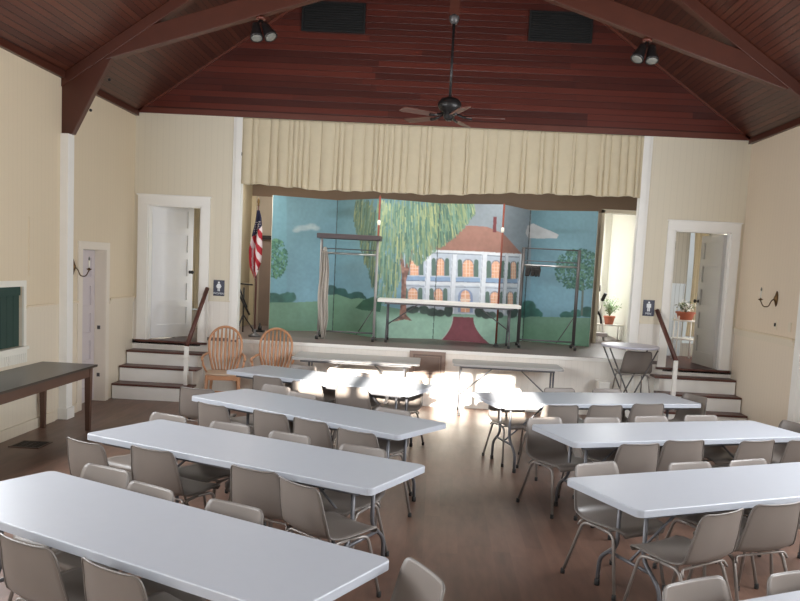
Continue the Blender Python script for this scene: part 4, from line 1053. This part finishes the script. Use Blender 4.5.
# bright curtains in the side rooms
for x, y, lab in ((4.42, 14.12, 'pale curtain hanging beside the bright window behind the right doorway'), (-4.30, 14.62, 'pale curtain hanging beside the bright window behind the left doorway')):
    t = thing('window_curtain', lab, 'curtain', (x, y, FL+.35)); bm = nb(); V = []
    for i in range(11):
        V.append([bm.verts.new(((-.14+.28*j/24)*(1-.25*math.sin(PI*i/10)), .02*math.sin(j*1.7), 2.1*i/10)) for j in range(25)])
    for i in range(10):
        for j in range(24): bm.faces.new((V[i][j], V[i][j+1], V[i+1][j+1], V[i+1][j])).smooth = True
    mk('curtain_cloth', bm, M['curtain'], t)
# ------------------------------------------------------------------ camera
f_, pit, rol, yaw, H = 822.3, .1021, .0508, .0257, 2.0815
cx_, cy_ = 412.2, 350.6
cyw, syw = math.cos(yaw), math.sin(yaw)
fwd = Vector((-syw*math.cos(pit), cyw*math.cos(pit), -math.sin(pit))); r0 = Vector((cyw, syw, 0)); u0 = r0.cross(fwd)
rt = math.cos(rol)*r0+math.sin(rol)*u0; up = -math.sin(rol)*r0+math.cos(rol)*u0
cam = bpy.data.cameras.new('camera'); co = bpy.data.objects.new('camera', cam); C.objects.link(co)
co.matrix_world = Matrix(((rt.x, up.x, -fwd.x, 0), (rt.y, up.y, -fwd.y, 0), (rt.z, up.z, -fwd.z, H), (0, 0, 0, 1)))
cam.sensor_width = 36; cam.lens = f_*36/800; cam.shift_x = -(cx_-400)/800; cam.shift_y = (cy_-300.5)/800; cam.clip_start = .05
bpy.context.scene.camera = co
# ------------------------------------------------------------------ light
def area(name, loc, rot, sx, sy, power, col=(1, 1, 1)):
    l = bpy.data.lights.new(name, 'AREA'); l.shape = 'RECTANGLE'; l.size = sx; l.size_y = sy; l.energy = power; l.color = col
    o = bpy.data.objects.new(name, l); C.objects.link(o); o.location = loc; o.rotation_euler = rot; return o
R_ = math.radians
# added fill for soft daylight, before solid near and side walls, out of view
area('near_wall_fill', (0, YN+.03, 1.9), (R_(90), 0, PI), 6.5, 1.3, 68, (.90, .95, 1)).rotation_euler = (R_(-90), 0, PI)
for x, s, p in ((XL+.06, -1, 140), (XR-.06, 1, 175)):
    for y in (1.2, 4.6, 7.2):
        area('side_wall_fill', (x, y, 2.5), (0, R_(90*s), 0), 1.6, 1.6, p, (.92, .96, 1))
#area('side_wall_fill', (XR-.06, 7.6, 2.0), (0, R_(90), 0), 1.4, 1.2, 90, (.94, .97, 1))
# rooms behind the stage wall
area('rear_room_daylight', (3.5, 16.4, 2.3), (0, R_(90), 0), 1.6, 1.6, 75, (.95, .98, 1))
area('side_room_daylight_fill', (5.2, 13.4, 1.9), (0, R_(90), 0), 1.4, 1.2, 16, (.95, .98, 1))
area('side_room_daylight_fill', (-3.55, 13.55, 1.9), (0, R_(90), 0), 1.6, 1.6, 7, (.95, .98, 1))  # added fill to brighten the left door leaf
area('stage_fill', (.0, 12.75, 3.5), (R_(25), 0, 0), 5.4, .5, 85, (1, .96, .9))  # added fill above the stage behind the valance, no fixture
area('stage_fill', (-3.2, 13.5, 3.45), (0, 0, 0), 0.5, 1.2, 30, (1, .96, .9))  # added fill to brighten the dark left wing
# low sun through the high windows of the near wall
sun = bpy.data.lights.new('sun', 'SUN'); sun.energy = 42; sun.angle = R_(.5); sun.color = (1, .93, .82)
so = bpy.data.objects.new('sun', sun); C.objects.link(so)
d = Vector((.015, 1, -.212)).normalized(); so.rotation_euler = d.to_track_quat('-Z', 'Y').to_euler()
# sky outside
wd = bpy.data.worlds.new('sky'); bpy.context.scene.world = wd; wd.use_nodes = True
nt = wd.node_tree; bg = nt.nodes['Background']; sk = nt.nodes.new('ShaderNodeTexSky'); sk.sky_type = 'HOSEK_WILKIE'; sk.sun_direction = (-.1, -.9, .4); sk.turbidity = 3
hs = nt.nodes.new('ShaderNodeHueSaturation'); hs.inputs['Saturation'].default_value = .25
nt.links.new(sk.outputs[0], hs.inputs['Color']); nt.links.new(hs.outputs[0], bg.inputs[0]); bg.inputs[1].default_value = 2.4
sc = bpy.context.scene
sc.view_settings.view_transform = 'Standard'; sc.view_settings.look = 'None'; sc.view_settings.exposure = 0
sc.cycles.max_bounces = 8; sc.cycles.diffuse_bounces = 5; sc.cycles.glossy_bounces = 3; sc.cycles.sample_clamp_indirect = 6; sc.cycles.use_denoising = True
